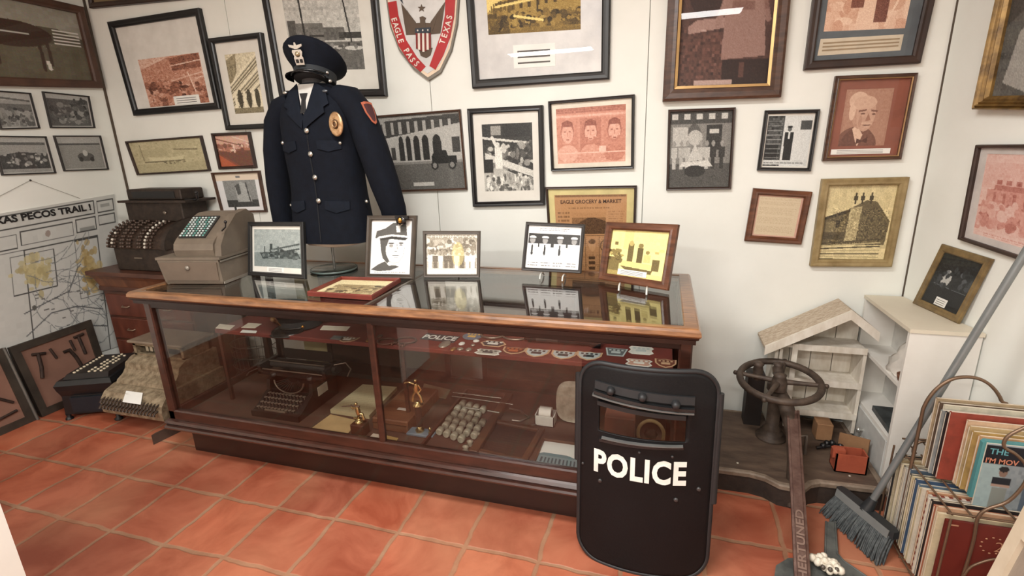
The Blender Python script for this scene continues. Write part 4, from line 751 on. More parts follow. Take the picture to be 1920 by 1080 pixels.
# ---- things on the case floor ----
t = thing('typewriter', 'old black manual typewriter standing on the case floor', 'typewriter', (-1.88, 2.03, .236))
TB = mat('black_enamel_worn', (38, 32, 30), .4, c2=(26, 21, 19)); TM = mat('dull_nickel', (138, 124, 112), .35, .7)
prof = [(1.865, .236), (1.865, .262), (1.9, .275), (1.99, .33), (2.0, .385), (2.06, .4), (2.17, .395), (2.2, .35), (2.2, .236)]
mb = MB()
for x in (-2.03, -1.755): mb.prism(prof, .022, (x, 0, 0), (0, 1, 0), (0, 0, 1), (1, 0, 0))
mb.box((-2.03, 1.862, .236), (-1.733, 1.878, .268)); mb.box((-2.02, 2.0, .236), (-1.74, 2.2, .33)); mb.box((-2.02, 2.15, .32), (-1.74, 2.2, .41)); mb.build('body_frame', TB, t)
MB().add([(-2.01, 1.875, .262), (-1.755, 1.875, .262), (-1.755, 1.99, .318), (-2.01, 1.99, .318)], [(0, 1, 2, 3)]).build('keyboard_bed', mat('key_bed_dark', (30, 24, 22), .6), t)
KC = mat('key_tops', (118, 104, 92), .35)
k0 = None
for r in range(4):
    for c in range(11):
        x = -1.998+c*.0222+r*.004-.004; y = 1.888+r*.026; z = .285+r*.014
        if k0 is None: k0 = MB().cyl((x, y, z-.02), (x, y, z-.002), .002, 5).lathe([(.001, z-.003), (.009, z-.003), (.009, z), (.006, z+.001), (.001, z)], (x, y, 0), 10).build('key', KC, t); k0c = (x, y, z)
        else:
            q = k0.copy(); COL.objects.link(q); q.location = (x-k0c[0], y-k0c[1], z-k0c[2])
MB().box((-1.95, 1.872, .272), (-1.82, 1.88, .28)).build('space_bar', KC, t)
MB().tube([(-1.882+.095*math.cos(a), 1.998-.008*abs(math.sin(a)), .385-.065*math.sin(a)) for a in [math.pi*i/14 for i in range(15)]], .005, 6).build('type_basket_rim', TM, t)
mb = MB()
for i in range(15):
    a = math.pi*(i+.5)/15; mb.tube([(-1.882+.088*math.cos(a), 1.995, .382-.058*math.sin(a)), (-1.882+.03*math.cos(a), 2.03, .385-.02*math.sin(a))], .0015, 4)
mb.build('type_bars', TB, t)
ca = MB().box((-2.1, 2.02, .4), (-1.66, 2.05, .415)).box((-2.09, 2.14, .405), (-1.67, 2.16, .44)).box((-2.1, 2.02, .4), (-2.08, 2.16, .455)).box((-1.68, 2.02, .4), (-1.66, 2.16, .455)).build('carriage', TB, t)
MB().cyl((-2.06, 2.09, .438), (-1.70, 2.09, .438), .02, 18).build('platen', mat('platen_rubber', (34, 30, 29), .6), ca)
for a, b in ((-2.12, -2.095), (-1.665, -1.64)): MB().cyl((a, 2.09, .438), (b, 2.09, .438), .018, 14).build('platen_knob', TB, ca)
MB().cyl((-2.08, 2.035, .425), (-1.68, 2.035, .425), .004, 8).build('carriage_rail', TM, ca); MB().cyl((-2.06, 2.07, .462), (-1.70, 2.07, .462), .003, 8).build('paper_bail', TM, ca)
MB().tube([(-2.1, 2.04, .43), (-2.12, 1.98, .425), (-2.11, 1.95, .42)], .003, 6).build('return_lever', TM, ca)
MB().tube([(-1.66, 2.1, .46), (-1.6, 2.12, .47), (-1.58, 2.13, .43), (-1.6, 2.12, .39)], .004, 6).build('line_spacer', TM, ca)
MB().box((-2.04, 2.165, .44), (-1.72, 2.17, .5)).build('paper_table', TB, ca)
MB().box((-1.732, 2.03, .3), (-1.729, 2.11, .35)).build('paper_label', wc, t)
for x in (-2.0, -1.765): MB().lathe([(.022, 0), (.022, .014), (.012, .02), (.001, .02)], (x, 2.03, .398), 14).build('ribbon_spool', TB, t)
yp = mat('aged_paper', (196, 186, 150), .8, c2=(182, 170, 134), scale=20); fo = mat('manila_paper', (196, 170, 122), .8)
t = thing('ledger_stack', 'thick stack of yellowed printed sheets beside the typewriter', 'papers', fl(680, 755))
q = [fl(620, 775), fl(693, 786), fl(745, 732), fl(681, 727)]; mb = MB(); mb.loft([q, [p+Vector((0, 0, .022)) for p in q]]); pp = mb.build('paper_block', yp, t)
cvp = Cv(70, 90, .85).text(.06, .05, .94, .95, 16, .5).noise(.04).tint((120, 108, 80), (176, 166, 132), (206, 196, 160)); up = Vector((0, 0, .0226))
print_mesh('top_page', lambda u, v: ((q[0]*(1-u)+q[1]*u)*v+(q[3]*(1-u)+q[2]*u)*(1-v))+up, cvp, t)
plate('folder', [fl(583, 805), fl(650, 817), fl(672, 790), fl(620, 778)], .004, fo, 'plain manila folder at the front edge under the marksman trophy', 'folder')
gold = mat('trophy_gold', (226, 204, 150), .18, .95); wood = mat('trophy_walnut', (72, 44, 32), .35, c2=(50, 28, 20))
t = thing('marksman_trophy', 'small trophy with gold kneeling shooter on a dark wooden block', 'trophy', fl(672, 818)+Vector((0, .02, 0)))
o = t.matrix_basis.translation; MB().bevbox((o.x-.035, o.y-.03, .236), (o.x+.035, o.y+.03, .3), .004).build('base_block', wood, t)
b = Vector((o.x, o.y, .3))
mb = MB().lathe([(.02, 0), (.022, .006), (.012, .012), (.01, .016), (.016, .02), (.001, .021)], b, 12)
mb.tube([b+Vector((-.025, 0, .02)), b+Vector((-.005, 0, .022)), b+Vector((.005, 0, .045))], .007, 8); mb.tube([b+Vector((.03, 0, .02)), b+Vector((.022, 0, .05)), b+Vector((.004, 0, .048))], .007, 8)
mb.tube([b+Vector((.004, 0, .045)), b+Vector((0, 0, .065)), b+Vector((-.003, 0, .085))], [.011, .012, .008], 8); mb.ball(b+Vector((-.006, 0, .098)), .009, 8)
mb.tube([b+Vector((0, 0, .08)), b+Vector((-.02, -.01, .078)), b+Vector((-.035, 0, .088))], .005, 6); mb.build('shooter_figure', gold, t)
MB().tube([b+Vector((.012, 0, .086)), b+Vector((-.03, -.004, .088)), b+Vector((-.085, -.004, .076))], [.005, .004, .002], 6).build('rifle', TM, t)
t = thing('archer_trophy', 'tall trophy with gold figure above a dark column on a pale blue base', 'trophy', fl(786, 820)+Vector((0, .03, 0)))
o = t.matrix_basis.translation; MB().bevbox((o.x-.07, o.y-.03, .236), (o.x+.07, o.y+.03, .25), .003).build('marble_base', mat('pale_blue_marble', (118, 134, 146), .3, c2=(90, 108, 122), scale=12), t)
b = Vector((o.x-.01, o.y, .25)); MB().lathe([(.02, 0), (.022, .01), (.012, .02), (.014, .03), (.001, .032)], b, 12).build('gilt_foot', gold, t)
MB().cyl(b+Vector((0, 0, .03)), b+Vector((0, 0, .14)), .016, 12).build('column', mat('smoky_column', (54, 40, 36), .15, .2), t)
mb = MB().lathe([(.024, 0), (.028, .006), (.014, .014), (.012, .022), (.001, .024)], b+Vector((0, 0, .138)), 12)
c = b+Vector((0, 0, .16)); mb.tube([c+Vector((-.024, 0, 0)), c+Vector((-.018, 0, .03)), c+Vector((-.004, 0, .052))], .008, 8); mb.tube([c+Vector((.026, 0, 0)), c+Vector((.018, 0, .03)), c+Vector((.004, 0, .052))], .008, 8)
mb.tube([c+Vector((0, 0, .05)), c+Vector((0, 0, .075)), c+Vector((0, 0, .095))], [.011, .014, .009], 8); mb.ball(c+Vector((0, 0, .109)), .009, 8); mb.tube([c+Vector((.012, 0, .088)), c+Vector((.026, 0, .065)), c+Vector((.016, -.006, .05))], .005, 6); mb.tube([c+Vector((-.01, 0, .09)), c+Vector((-.035, -.004, .1)), c+Vector((-.055, -.004, .092))], .005, 6); mb.build('gilt_figure', gold, t)
MB().lathe([(.011, 0), (.006, .01), (.009, .02), (.001, .03)], (o.x+.045, o.y, .25), 10).build('side_finial', gold, t)
BOXW = mat('worn_box_wood', (118, 80, 56), .5, c2=(84, 52, 36), scale=8, stretch=(1, 4, 1))
t = thing('wooden_box', 'low brown wooden box with a small white label beside the tall trophy', 'box', fl(760, 775))
a, c = fl(706, 806), fl(790, 745)
MB().bevbox((-1.325, 1.9, .236), (-1.13, 2.26, .3), .005).build('box_body', BOXW, t); MB().box((-1.32, 1.898, .275), (-1.135, 1.902, .278)).build('lid_seam', MOLD, t)
MB().box((-1.24, 2.0, .3), (-1.19, 2.02, .3015)).build('paper_label', CARD, t)
plate('small_card', [fl(693, 820), fl(712, 823), fl(716, 816), fl(700, 813)], .002, wc, 'small cream card just left of the mullion foot', 'card')
plate('small_card', [fl(722, 824), fl(742, 830), fl(747, 822), fl(725, 817)], .002, mat('yellow_card', (196, 168, 104), .8), 'small yellow card just right of the mullion foot', 'card')
plate('paper_sheet', [fl(790, 740), fl(836, 748), fl(845, 732), fl(795, 720)], .004, mat('dull_cream_paper', (148, 134, 108), .8), 'dull cream sheet behind the wooden box', 'paper')
# tray of small bottles / vials
t = thing('medal_tray', 'long dark red tray that carries rows of small glass vials', 'tray', fl(850, 800))
trm = mat('tray_wood', (84, 46, 34), .5); tx0, tx1, ty0, ty1 = -1.0, -.775, 1.79, 2.36
MB().box((tx0, ty0, .236), (tx1, ty1, .243)).build('tray_floor', mat('tray_lining', (88, 58, 46), .8), t)
for a, b in (((tx0-.012, ty0), (tx0, ty1)), ((tx1, ty0), (tx1+.014, ty1)), ((tx0, ty1), (tx1, ty1+.012)), ((tx0-.012, ty0-.01), (tx1+.014, ty0))): MB().box((a[0], a[1], .236), (b[0], b[1], .262)).build('tray_side', trm if a[0] != tx1 else mat('oak_strip', (118, 86, 60), .5), t)
vm = mat('cloudy_glass', (176, 172, 156), .25, c2=(138, 132, 114), scale=30); vk = None; i = 0
for r in range(6):
    for c in range(5):
        if r > 3 and c > 3 or (r == 0 and c == 4): continue
        x = tx0+.03+c*.042+(.006 if r % 2 else 0); y = 1.93+r*.055-c*.012; lab = 'cloudy glass vial lying in the tray among identical vials'
        if vk is None:
            vk = MB().tube([(x, y-.022, .262), (x, y-.018, .262), (x, y+.01, .262), (x, y+.014, .262), (x, y+.024, .262)], [.014, .018, .018, .009, .009], 12).build('glass_vial', vm); vk.location = vk.location; v0 = (x, y); tag(vk, lab, 'vial', 'identical glass vials in the tray')
        else:
            q = vk.copy(); COL.objects.link(q); q.location = vk.location+Vector((x-v0[0], y-v0[1], 0))
glint = mat('bright_steel', (196, 192, 184), .25, .8)
mb = None
for k, (p, q_, lab) in enumerate((((850, 745), (940, 756), 'long thin steel rod at the back of the vials'), ((848, 752), (962, 768), 'long thin steel rod nearest the vials'), ((874, 782), (900, 786), 'short steel rod lying on the vials'), ((915, 788), (937, 792), 'short steel rod right of the vials'))):
    a, b = fl(*p), fl(*q_); a.z = b.z = .29 if k >= 2 else .266; tag(MB().tube([a, b], .004, 6).build('steel_rod', glint), lab, 'rod', 'steel rods over the tray')
for k, (px, py, lab) in enumerate(((895, 823, 'larger pale glass stopper in front of the vials'), (882, 838, 'small pale stopper at the tray front'), (874, 848, 'frontmost clear stopper in the tray corner'))):
    o = fl(px, py); o.z = .243; tag(MB().lathe([(.014, 0), (.018, .006), (.01, .014), (.016, .024), (.001, .03)], o, 10).build('glass_stopper', vm), lab, 'stopper', 'stoppers at the tray front')
# plaque, wire, box, plate, blue picture
def flatframe(name, label, px, th, bw, fm, cv=None, inner=None, cat='plaque', z=.236):
    q = [Z(a, b, z) for a, b in px]; q = [p+Vector((0, 0, th)) for p in q]     # TL TR BR BL
    if cv is None: cv = Cv(10, 10, .3).tint(*inner)
    return frame(name, label, q, (0, 0, -1), th, bw, fm, cv, glass=False)
flatframe('wall_plaque', 'dark metal plaque in a brown wooden surround lying flat in the case', [(925, 790), (1022, 808), (985, 874), (885, 851)], .02, .03, mat('plaque_wood', (98, 66, 46), .45, c2=(72, 46, 32)), Cv(60, 70, .3).text(.15, .2, .85, .9, 9, .5).noise(.05).tint((34, 22, 18), (66, 48, 40), (120, 100, 84)))
tag(MB().bevbox((-.775, 1.8, .236), (-.735, 2.36, .268), .003).build('wooden_strip', mat('plaque_wood', (98, 66, 46))), 'long bare wooden strip lying between the vial tray and the plaque', 'strip')
flatframe('framed_print', 'thin framed blue and white building picture lying at the right front of the case', [(1019, 826), (1090, 836), (1085, 886), (1000, 872)], .014, .006, mat('plaque_wood', (98, 66, 46)), (lambda c: (c.crect(0, .55, 1, 1, (124, 150, 156)), [c.crect(.08+i*.09, .66, .12+i*.09, .86, (60, 84, 92)) for i in range(10)], c.cpoly([(0, .55), (.1, .48), (.7, .48), (1, .6), (0, .6)], (104, 136, 144)), c)[-1])(Cv(80, 60, .95).tint((120, 120, 120), (200, 206, 206), (232, 234, 230))))
t = thing('tape_box', 'small open white cardboard box with a white roll standing in it', 'box', fl(1022, 796)); o = t.matrix_basis.translation; wb_ = mat('clean_white_card', (224, 220, 212), .6)
mb = MB(); a, b = (o.x-.048, o.y-.02), (o.x+.048, o.y+.06)
for p, q_ in ((a, (b[0], a[1]+.004)), ((a[0], b[1]-.004), b), (a, (a[0]+.004, b[1])), ((b[0]-.004, a[1]), b)): mb.box((p[0], p[1], .236), (q_[0], q_[1], .29))
mb.box((a[0], a[1], .236), (b[0], b[1], .24)); mb.build('carton', wb_, t)
MB().tube([(o.x-.03, o.y+.02, .292), (o.x+.03, o.y+.02, .292)], .03, 18).build('roll', wb_, t); MB().tube([(o.x+.029, o.y+.02, .292), (o.x+.0315, o.y+.02, .292)], .015, 14).build('roll_core', blk, t)
t = thing('oval_platter', 'pale glass platter with rounded corners standing on edge beside the riot shield', 'platter', fl(1075, 790)); pc = Vector((-.36, 2.2, .345))
rng = []
for k, dy in ((1, 0), (.95, .006), (.8, .012), (.3, .012)): rng.append([pc+Vector((.1*k*math.copysign(abs(math.cos(a))**.6, math.cos(a)), dy+.25*.1*k*math.sin(a), .1*k*math.copysign(abs(math.sin(a))**.6, math.sin(a)))) for a in [2*math.pi*i/28 for i in range(28)]])
MB().loft(rng, smooth=True, cap=True).build('platter_dish', mat('pressed_glass', (186, 180, 164), .2, c2=(150, 142, 126), scale=25), t); B((pc.x-.05, pc.y+.03, .236), (pc.x+.05, pc.y+.045, .3)).build('stand', TB, t)
tag(MB().tube([fl(955, 768)+Vector((0,0,.006)), fl(975, 772)+Vector((0,0,.006)), fl(992, 785)+Vector((0,0,.006)), fl(975, 792)+Vector((0,0,.006)), fl(960, 790)+Vector((0,0,.006))], .005, 6).build('bent_wire_tool', steel), 'bent steel wire tool left of the small white box', 'tool')
tag(MB().tube([fl(985, 802)+Vector((0,0,.006)), fl(1002, 799)+Vector((0,0,.006)), fl(1012, 795)+Vector((0,0,.006))], .004, 6).build('small_hook', steel), 'short curved metal hook in front of the small white box', 'tool')
t = thing('mesh_basket', 'wire mesh basket with a hoop handle standing on the floor behind the case', 'basket', (-2.72, 2.62, 0)); wg = mat('grey_wire', (128, 124, 116), .4, .6)
mb = MB()
for z in (.06, .14, .22, .3): mb.tube([(-2.72+.17*math.cos(a), 2.62+.12*math.sin(a), z) for a in [2*math.pi*i/24 for i in range(24)]], .003, 5, closed=True)
for i in range(24): a = 2*math.pi*i/24; mb.tube([(-2.72+.15*math.cos(a), 2.62+.1*math.sin(a), 0), (-2.72+.17*math.cos(a), 2.62+.12*math.sin(a), .3)], .002, 4)
mb.build('wire_body', wg, t); MB().tube([(-2.72+.16*math.cos(a), 2.62, .3+.14*math.sin(a)) for a in [math.pi*i/16 for i in range(17)]], .004, 6).build('handle', wg, t)
# ---------------- things standing on the case ----------------
def lean(name, label, px, zb, deg, depth, bw, fm, cv, **k):
    BL, BR = Z(*px[3], zb), Z(*px[2], zb); u = (BR-BL).normalized(); n0 = Vector((u.y, -u.x, 0)).normalized()
    if n0.dot(CAM-BL) < 0: n0 = -n0
    a = math.radians(deg); n = n0*math.cos(a)+Vector((0, 0, math.sin(a)))
    return frame(name, label, [hitp(*px[0], BL, n), hitp(*px[1], BL, n), BR, BL], -n, depth, bw, fm, cv, base=(BL+BR)/2, **k)
def strut(t, Q, d0, h=.16):
    p = Q(.5, .55, d0+.015); q = Q(.5, 1.0, d0+.01); e = Vector((q.x, q.y, LT+.001))+(-Vector((0, -1, 0)))*.09
    MB().tube([p, e], .004, 6).build('easel_strut', mat('dark_easel', (40, 36, 34), .6), t)
ZB = LT+.002
t, Q, d0 = lean('framed_photo', 'black framed grey ship like photo standing leftmost on the glass top', [(463.4, 416), (567, 415.7), (570.7, 523.5), (464, 516)], ZB, 10, .02, .022, BLK2, shippic(), matc=MATW, pbox=(.03, .07, .98, .88), card=(.3, .88, .64, .99)); strut(t, Q, d0)
t, Q, d0 = lean('framed_portrait', 'grey brown framed portrait of a man in a peaked cap, on the glass top', [(687.4, 404), (780.6, 404), (775, 524), (682.5, 522)], ZB, 10, .02, .024, mat('taupe_frame', (76, 66, 56), .45, c2=(56, 48, 40)), officer()); strut(t, Q, d0)
cb = thing('cap_badge_pin', 'small black cap shaped clip with a gold star on the corner of the officer portrait', 'badge', Q(.76, -.01, -.01))
o = Q(.78, .02, -.016); MB().ball(o, .028, 14, (1, .35, .9)).build('black_rosette', VIS, cb); MB().box(o+Vector((-.03, -.004, .012)), o+Vector((.04, .008, .026))).build('clip_bar', VIS, cb)
MB().ball(o+Vector((0, -.012, .006)), .012, 8, (1, .5, 1.2)).build('gold_star', bpy.data.materials['polished_gold'], cb); MB().tube([o+Vector((-.012, -.01, -.012)), o+Vector((0, -.014, -.019)), o+Vector((.012, -.01, -.012))], .003, 6).build('silver_rim', steel, cb)
t, Q, d0 = lean('framed_photo', 'thin grey framed crowd clipping with a painted yellow glare, middle of the glass top', [(792, 433), (900.4, 433), (899, 520.6), (793.6, 520.6)], ZB, 10, .016, .016, mat('grey_brown_frame', (84, 76, 68), .5), clippings()); strut(t, Q, d0)
ez = mat('clear_acrylic', (214, 214, 208), .1)
def easel(pa, pb, label):
    t = thing('plate_easel', label, 'easel', Z(*pa, LT), 0, None)
    for i, p in enumerate((pa, pb)):
        a = Z(*p, LT+.003); MB().tube([a, a+Vector((0, .01, .016)), a+Vector((0, .03, .02)), a+Vector((0, .06, .018)), a+Vector((0, .09, .0))], .004, 6).build('leg', ez if '[c' not in label else ez, t)
t, Q, d0 = lean('framed_photo', 'dark framed photo of four men in white shirts and ties on a clear easel', [(985.6, 415.6), (1096.7, 420.6), (1089, 512.8), (977, 507)], LT+.035, 12, .016, .016, mat('charcoal_frame', (52, 48, 46), .5), fourmen())
easel((1012, 523), (1054, 527), 'clear plastic easel under the photo of four men')
t, Q, d0 = lean('framed_photo', 'wide reddish brown wooden frame with a yellowed office scene, rightmost on the glass top', [(1136, 415.6), (1270.8, 420.6), (1250.6, 545), (1120.8, 523.3)], LT+.012, 14, .024, .034, MAH, office(), card=(.2, .86, .72, .98))
easel((1160, 545), (1212, 553), 'clear plastic easel under the yellowed office picture')
flatframe('framed_photo', 'thin red edged framed group photo lying flat on the glass top', [(640.5, 526), (751.7, 529), (697.8, 563), (576.7, 555)], .022, .008, mat('red_frame', (120, 50, 38), .4, c2=(96, 36, 28)), Cv(90, 70, .86).rect(.1, .3, .9, .95, .45).crowd(.1, .35, .9, .9, 80, .04, .1, .7).noise(.05).tint((60, 50, 40), (160, 142, 104), (236, 224, 178)), cat='picture', z=LT+.001)
# ---------------- uniform on its stand ----------------
UX, UY = -1.665, 2.255
st = thing('garment_stand', 'clear round glass base with a thin metal pole under the uniform jacket', 'stand', (UX-.05, UY+.03, LT))
MB().lathe([(.001, LT+.001), (.122, LT+.001), (.125, LT+.005), (.122, LT+.01), (.001, LT+.01)], (UX-.055, UY+.03, 0), 40).build('glass_base', GLASS, st)
MB().lathe([(.118, LT+.001), (.126, LT+.001), (.126, LT+.01), (.118, LT+.01), (.118, LT+.001)], (UX-.055, UY+.03, 0), 40).build('base_rim', mat('green_glass_edge', (90, 104, 100), .2), st)
MB().tube([(UX-.05, UY+.03, LT+.01), (UX-.05, UY+.03, 1.9)], .0075, 12).build('pole', mat('chrome_pole', (150, 150, 146), .25, .8), st)
def sring(cx, cy, a, b, z, n=40, p=.8, dz=None):
    out = []
    for k in range(n):
        t_ = 2*math.pi*k/n; c_, s_ = math.cos(t_), math.sin(t_)
        x = a*math.copysign(abs(c_)**p, c_); y = b*math.copysign(abs(s_)**p, s_)
        out.append(Vector((cx+x, cy+y, z+(dz(x/a, y/b) if dz else 0))))
    return out
MB().loft([sring(UX, UY, .06, .05, 1.085), sring(UX, UY, .15, .1, 1.1), sring(UX, UY, .165, .11, 1.14)], smooth=True).build('torso_shell', mat('bisque_shell', (206, 190, 172), .6), st)
MB().loft([sring(UX, UY-.01, .05, .05, 1.8), sring(UX, UY-.01, .052, .055, 1.9), sring(UX, UY-.01, .05, .05, 1.96)], smooth=True).build('neck_block', mat('grey_neck', (78, 78, 80), .8), st)
uj = thing('police_jacket', 'dark navy police dress jacket with silver buttons and chest badge on a stand', 'uniform', (UX, UY, 1.1))
def sh_dz(x, y): return -.0*abs(x)
prof = [(1.118, .228, .14), (1.17, .226, .137), (1.26, .215, .13), (1.36, .204, .122), (1.44, .2, .122), (1.54, .206, .128), (1.63, .21, .13), (1.7, .212, .122)]
rings = [sring(UX, UY, a, b, z) for z, a, b in prof]
for z, a, b, dz in ((1.765, .215, .106, .008), (1.81, .208, .092, .02), (1.848, .175, .078, .026), (1.875, .125, .068, .018), (1.892, .082, .062, .004)):
    rings.append(sring(UX, UY-(.0 if z < 1.8 else .006), a, b, z, dz=lambda x, y, k=dz: -k*abs(x)**1.5-(.03 if (y < -.6 and z > 1.85) else 0)*0))
MB().loft(rings, smooth=True, cap=False).build('jacket_body', NAVY, uj)
def front(x, z):     # a point on the jacket's front surface
    zs = [(p[0], p[1], p[2]) for p in prof]+[(1.765, .215, .108), (1.81, .208, .096), (1.848, .175, .084), (1.875, .13, .076), (1.92, .09, .066)]
    for p, q in zip(zs, zs[1:]):
        if p[0] <= z <= q[0]: f = (z-p[0])/(q[0]-p[0]); a = p[1]+(q[1]-p[1])*f; b = p[2]+(q[2]-p[2])*f; break
    else: a, b = zs[0][1:] if z < zs[0][0] else zs[-1][1:]
    k = min(abs(x)/a, .995); c_ = k**(1/.8); s_ = math.sqrt(max(0, 1-c_*c_)); return Vector((UX+x, UY-b*s_**.8, z))
def cloth(pts, lift, th, name, m, parent, n=8):   # a patch of cloth that follows the front
    ce = Vector((sum(p[0] for p in pts)/len(pts), sum(p[1] for p in pts)/len(pts), 0)); mb = MB()
    poly = []
    for p, q in zip(pts, pts[1:]+pts[:1]):
        for i in range(n): poly.append((p[0]+(q[0]-p[0])*i/n, p[1]+(q[1]-p[1])*i/n))
    rr_ = []
    for k, l in ((1, lift), (1, lift+th), (.6, lift+th*1.2), (.25, lift+th*1.2), (.02, lift+th*1.2)):
        rr_.append([front(ce.x+(x-ce.x)*k, ce.y+(z-ce.y)*k)+Vector((0, -l, 0)) for x, z in poly])
    mb.loft(rr_, cap=False, smooth=False); return mb.build(name, m, parent)
def sleeve(sgn, pts, rs, label=None):
    mb = MB(); r2 = []; n = 20
    for (x, y, z), r in zip(pts, rs): r2.append((Vector((x, y, z)), r))
    for i, (p, r) in enumerate(r2):
        t_ = (r2[min(i+1, len(r2)-1)][0]-r2[max(i-1, 0)][0]).normalized(); a_ = t_.cross(Vector((0, 1, 0))).normalized(); b_ = a_.cross(t_)
    mb.loft([[p+(t2[0]*math.cos(2*math.pi*k/n)*r[0]+t2[1]*math.sin(2*math.pi*k/n)*r[1]) for k in range(n)] for (p, r), t2 in zip(r2, axes(r2))], smooth=True)
    return mb.build('sleeve', NAVY, uj)
def axes(r2):
    out = []
    for i in range(len(r2)):
        t_ = (r2[min(i+1, len(r2)-1)][0]-r2[max(i-1, 0)][0]).normalized(); a_ = t_.cross(Vector((0, 1, 0))).normalized(); b_ = a_.cross(t_).normalized(); out.append((a_, b_))
    return out
sleeve(-1, [(UX-.13, UY, 1.82), (UX-.2, UY, 1.79), (UX-.25, UY, 1.72), (UX-.29, UY+.0, 1.58), (UX-.312, UY, 1.42), (UX-.318, UY, 1.3), (UX-.318, UY, 1.2)], [(.05, .075), (.062, .085), (.062, .085), (.058, .078), (.054, .07), (.05, .064), (.048, .06)])
sleeve(1, [(UX+.12, UY, 1.835), (UX+.175, UY, 1.815), (UX+.228, UY, 1.745), (UX+.285, UY-.005, 1.58), (UX+.326, UY+.005, 1.41), (UX+.346, UY+.03, 1.28), (UX+.35, UY+.035, 1.2)], [(.05, .075), (.066, .085), (.072, .085), (.074, .08), (.074, .07), (.068, .055), (.064, .05)])
# shirt, tie, collar, lapels
shirt = mat('pale_shirt', (206, 204, 198), .8)
cloth([(-.048, 1.885), (.048, 1.885), (.012, 1.765), (-.002, 1.745), (-.014, 1.765)], .004, .002, 'shirt_front', shirt, uj)
MB().lathe([(.056, 1.872), (.06, 1.88), (.052, 1.905), (.048, 1.905)], (UX, UY-.008, 0), 24).build('shirt_collar', shirt, uj)
tk = front(-.0, 1.83); MB().prism([(-.02, .0), (.02, .0), (.013, -.03), (-.013, -.03)], .016, tk+Vector((-.004, -.012, .012)), (1, 0, 0), (0, 0, 1), (0, 1, 0)).build('tie_knot', mat('black_tie', (20, 20, 23), .6), uj)
cloth([(-.014, 1.815), (.008, 1.815), (.014, 1.75), (-.018, 1.75)], .008, .003, 'tie', mat('black_tie', (20, 20, 23)), uj)
LAP = mat('navy_lapel', (17, 23, 34), .85, c2=(13, 18, 27), scale=30, spec=.2)
cloth([(-.052, 1.89), (-.1, 1.86), (-.125, 1.79), (-.1, 1.775), (-.105, 1.755), (-.012, 1.68), (-.004, 1.735), (-.022, 1.77)], .005, .004, 'lapel', LAP, uj)
cloth([(.052, 1.89), (.105, 1.86), (.13, 1.79), (.105, 1.775), (.11, 1.75), (.0, 1.675), (-.004, 1.735), (.018, 1.77)], .008, .004, 'lapel', LAP, uj)
EDGE = mat('dark_seam', (12, 15, 22), .9)
cloth([(.006, 1.672), (.012, 1.672), (.02, 1.13), (.014, 1.13)], .001, .002, 'front_edge_seam', EDGE, uj)
for sx in (-1, 1):
    cloth([(sx*.17, 1.618), (sx*.06, 1.625), (sx*.06, 1.585), (sx*.115, 1.57), (sx*.17, 1.582)], .004, .003, 'pocket_flap', LAP, uj)
    cloth([(sx*.175, 1.33), (sx*.06, 1.335), (sx*.06, 1.295), (sx*.115, 1.275), (sx*.175, 1.29)], .004, .003, 'pocket_flap', LAP, uj)
BTN = mat('silver_button', (196, 194, 186), .25, .8)
def button(x, z, r): 
    p = front(x, z)+Vector((0, -.009, 0)); M_ = Matrix.Rotation(math.pi/2, 3, 'X'); MB().lathe([(.001, -.003), (r, -.003), (r, .0), (r*.75, .004), (.001, .006)], p, 14, M_).build('button', BTN, uj)
for px, py in ((573, 245), (581, 289), (588, 333), (595, 377)):
    p = X(px, py, UY-.14); button(p.x-UX, p.z, .0135)
for px, py in ((528, 268), (634, 268), (532, 387), (669, 381)): p = X(px, py, UY-.115); button(p.x-UX, p.z, .009)
p = X(535, 174, UY-.08); MB().ball(p+Vector((0, -.004, 0)), .011, 8, (1.3, .5, .7)).build('collar_pin', BTN, uj)
p = X(611, 171, UY-.08); MB().ball(p+Vector((0, -.008, 0)), .012, 8, (1.4, .5, .6)).build('collar_pin', mat('dull_pin', (96, 100, 104), .4, .5), uj)
p = X(619, 152, UY-.06); MB().ball(p, .009, 8).build('shoulder_button', BTN, uj)
p = X(631.5, 233, UY-.125); bmb = MB(); M_ = Matrix.Rotation(math.pi/2, 3, 'X')@Matrix.Diagonal(Vector((.76, 1.12, 1)))
bd = bmb.lathe([(.001, 0), (.05, 0), (.05, .004), (.044, .007), (.03, .006), (.001, .009)], p+Vector((0, -.004, 0)), 24, M_).build('chest_badge', mat('badge_bronze', (206, 172, 134), .3, .7, c2=(150, 112, 74), scale=60), uj)
MB().lathe([(.001, 0), (.02, 0), (.018, .004), (.001, .004)], p+Vector((0, -.014, 0)), 16, M_).build('badge_seal', mat('seal_brown', (92, 64, 40), .5, .4), bd)
MB().tube([p+Vector((.012*math.cos(a), -.019, .014*math.sin(a))) for a in [2*math.pi*i/12 for i in range(12)]], .0035, 5, closed=True).build('seal_ring', bpy.data.materials['badge_bronze'], bd)
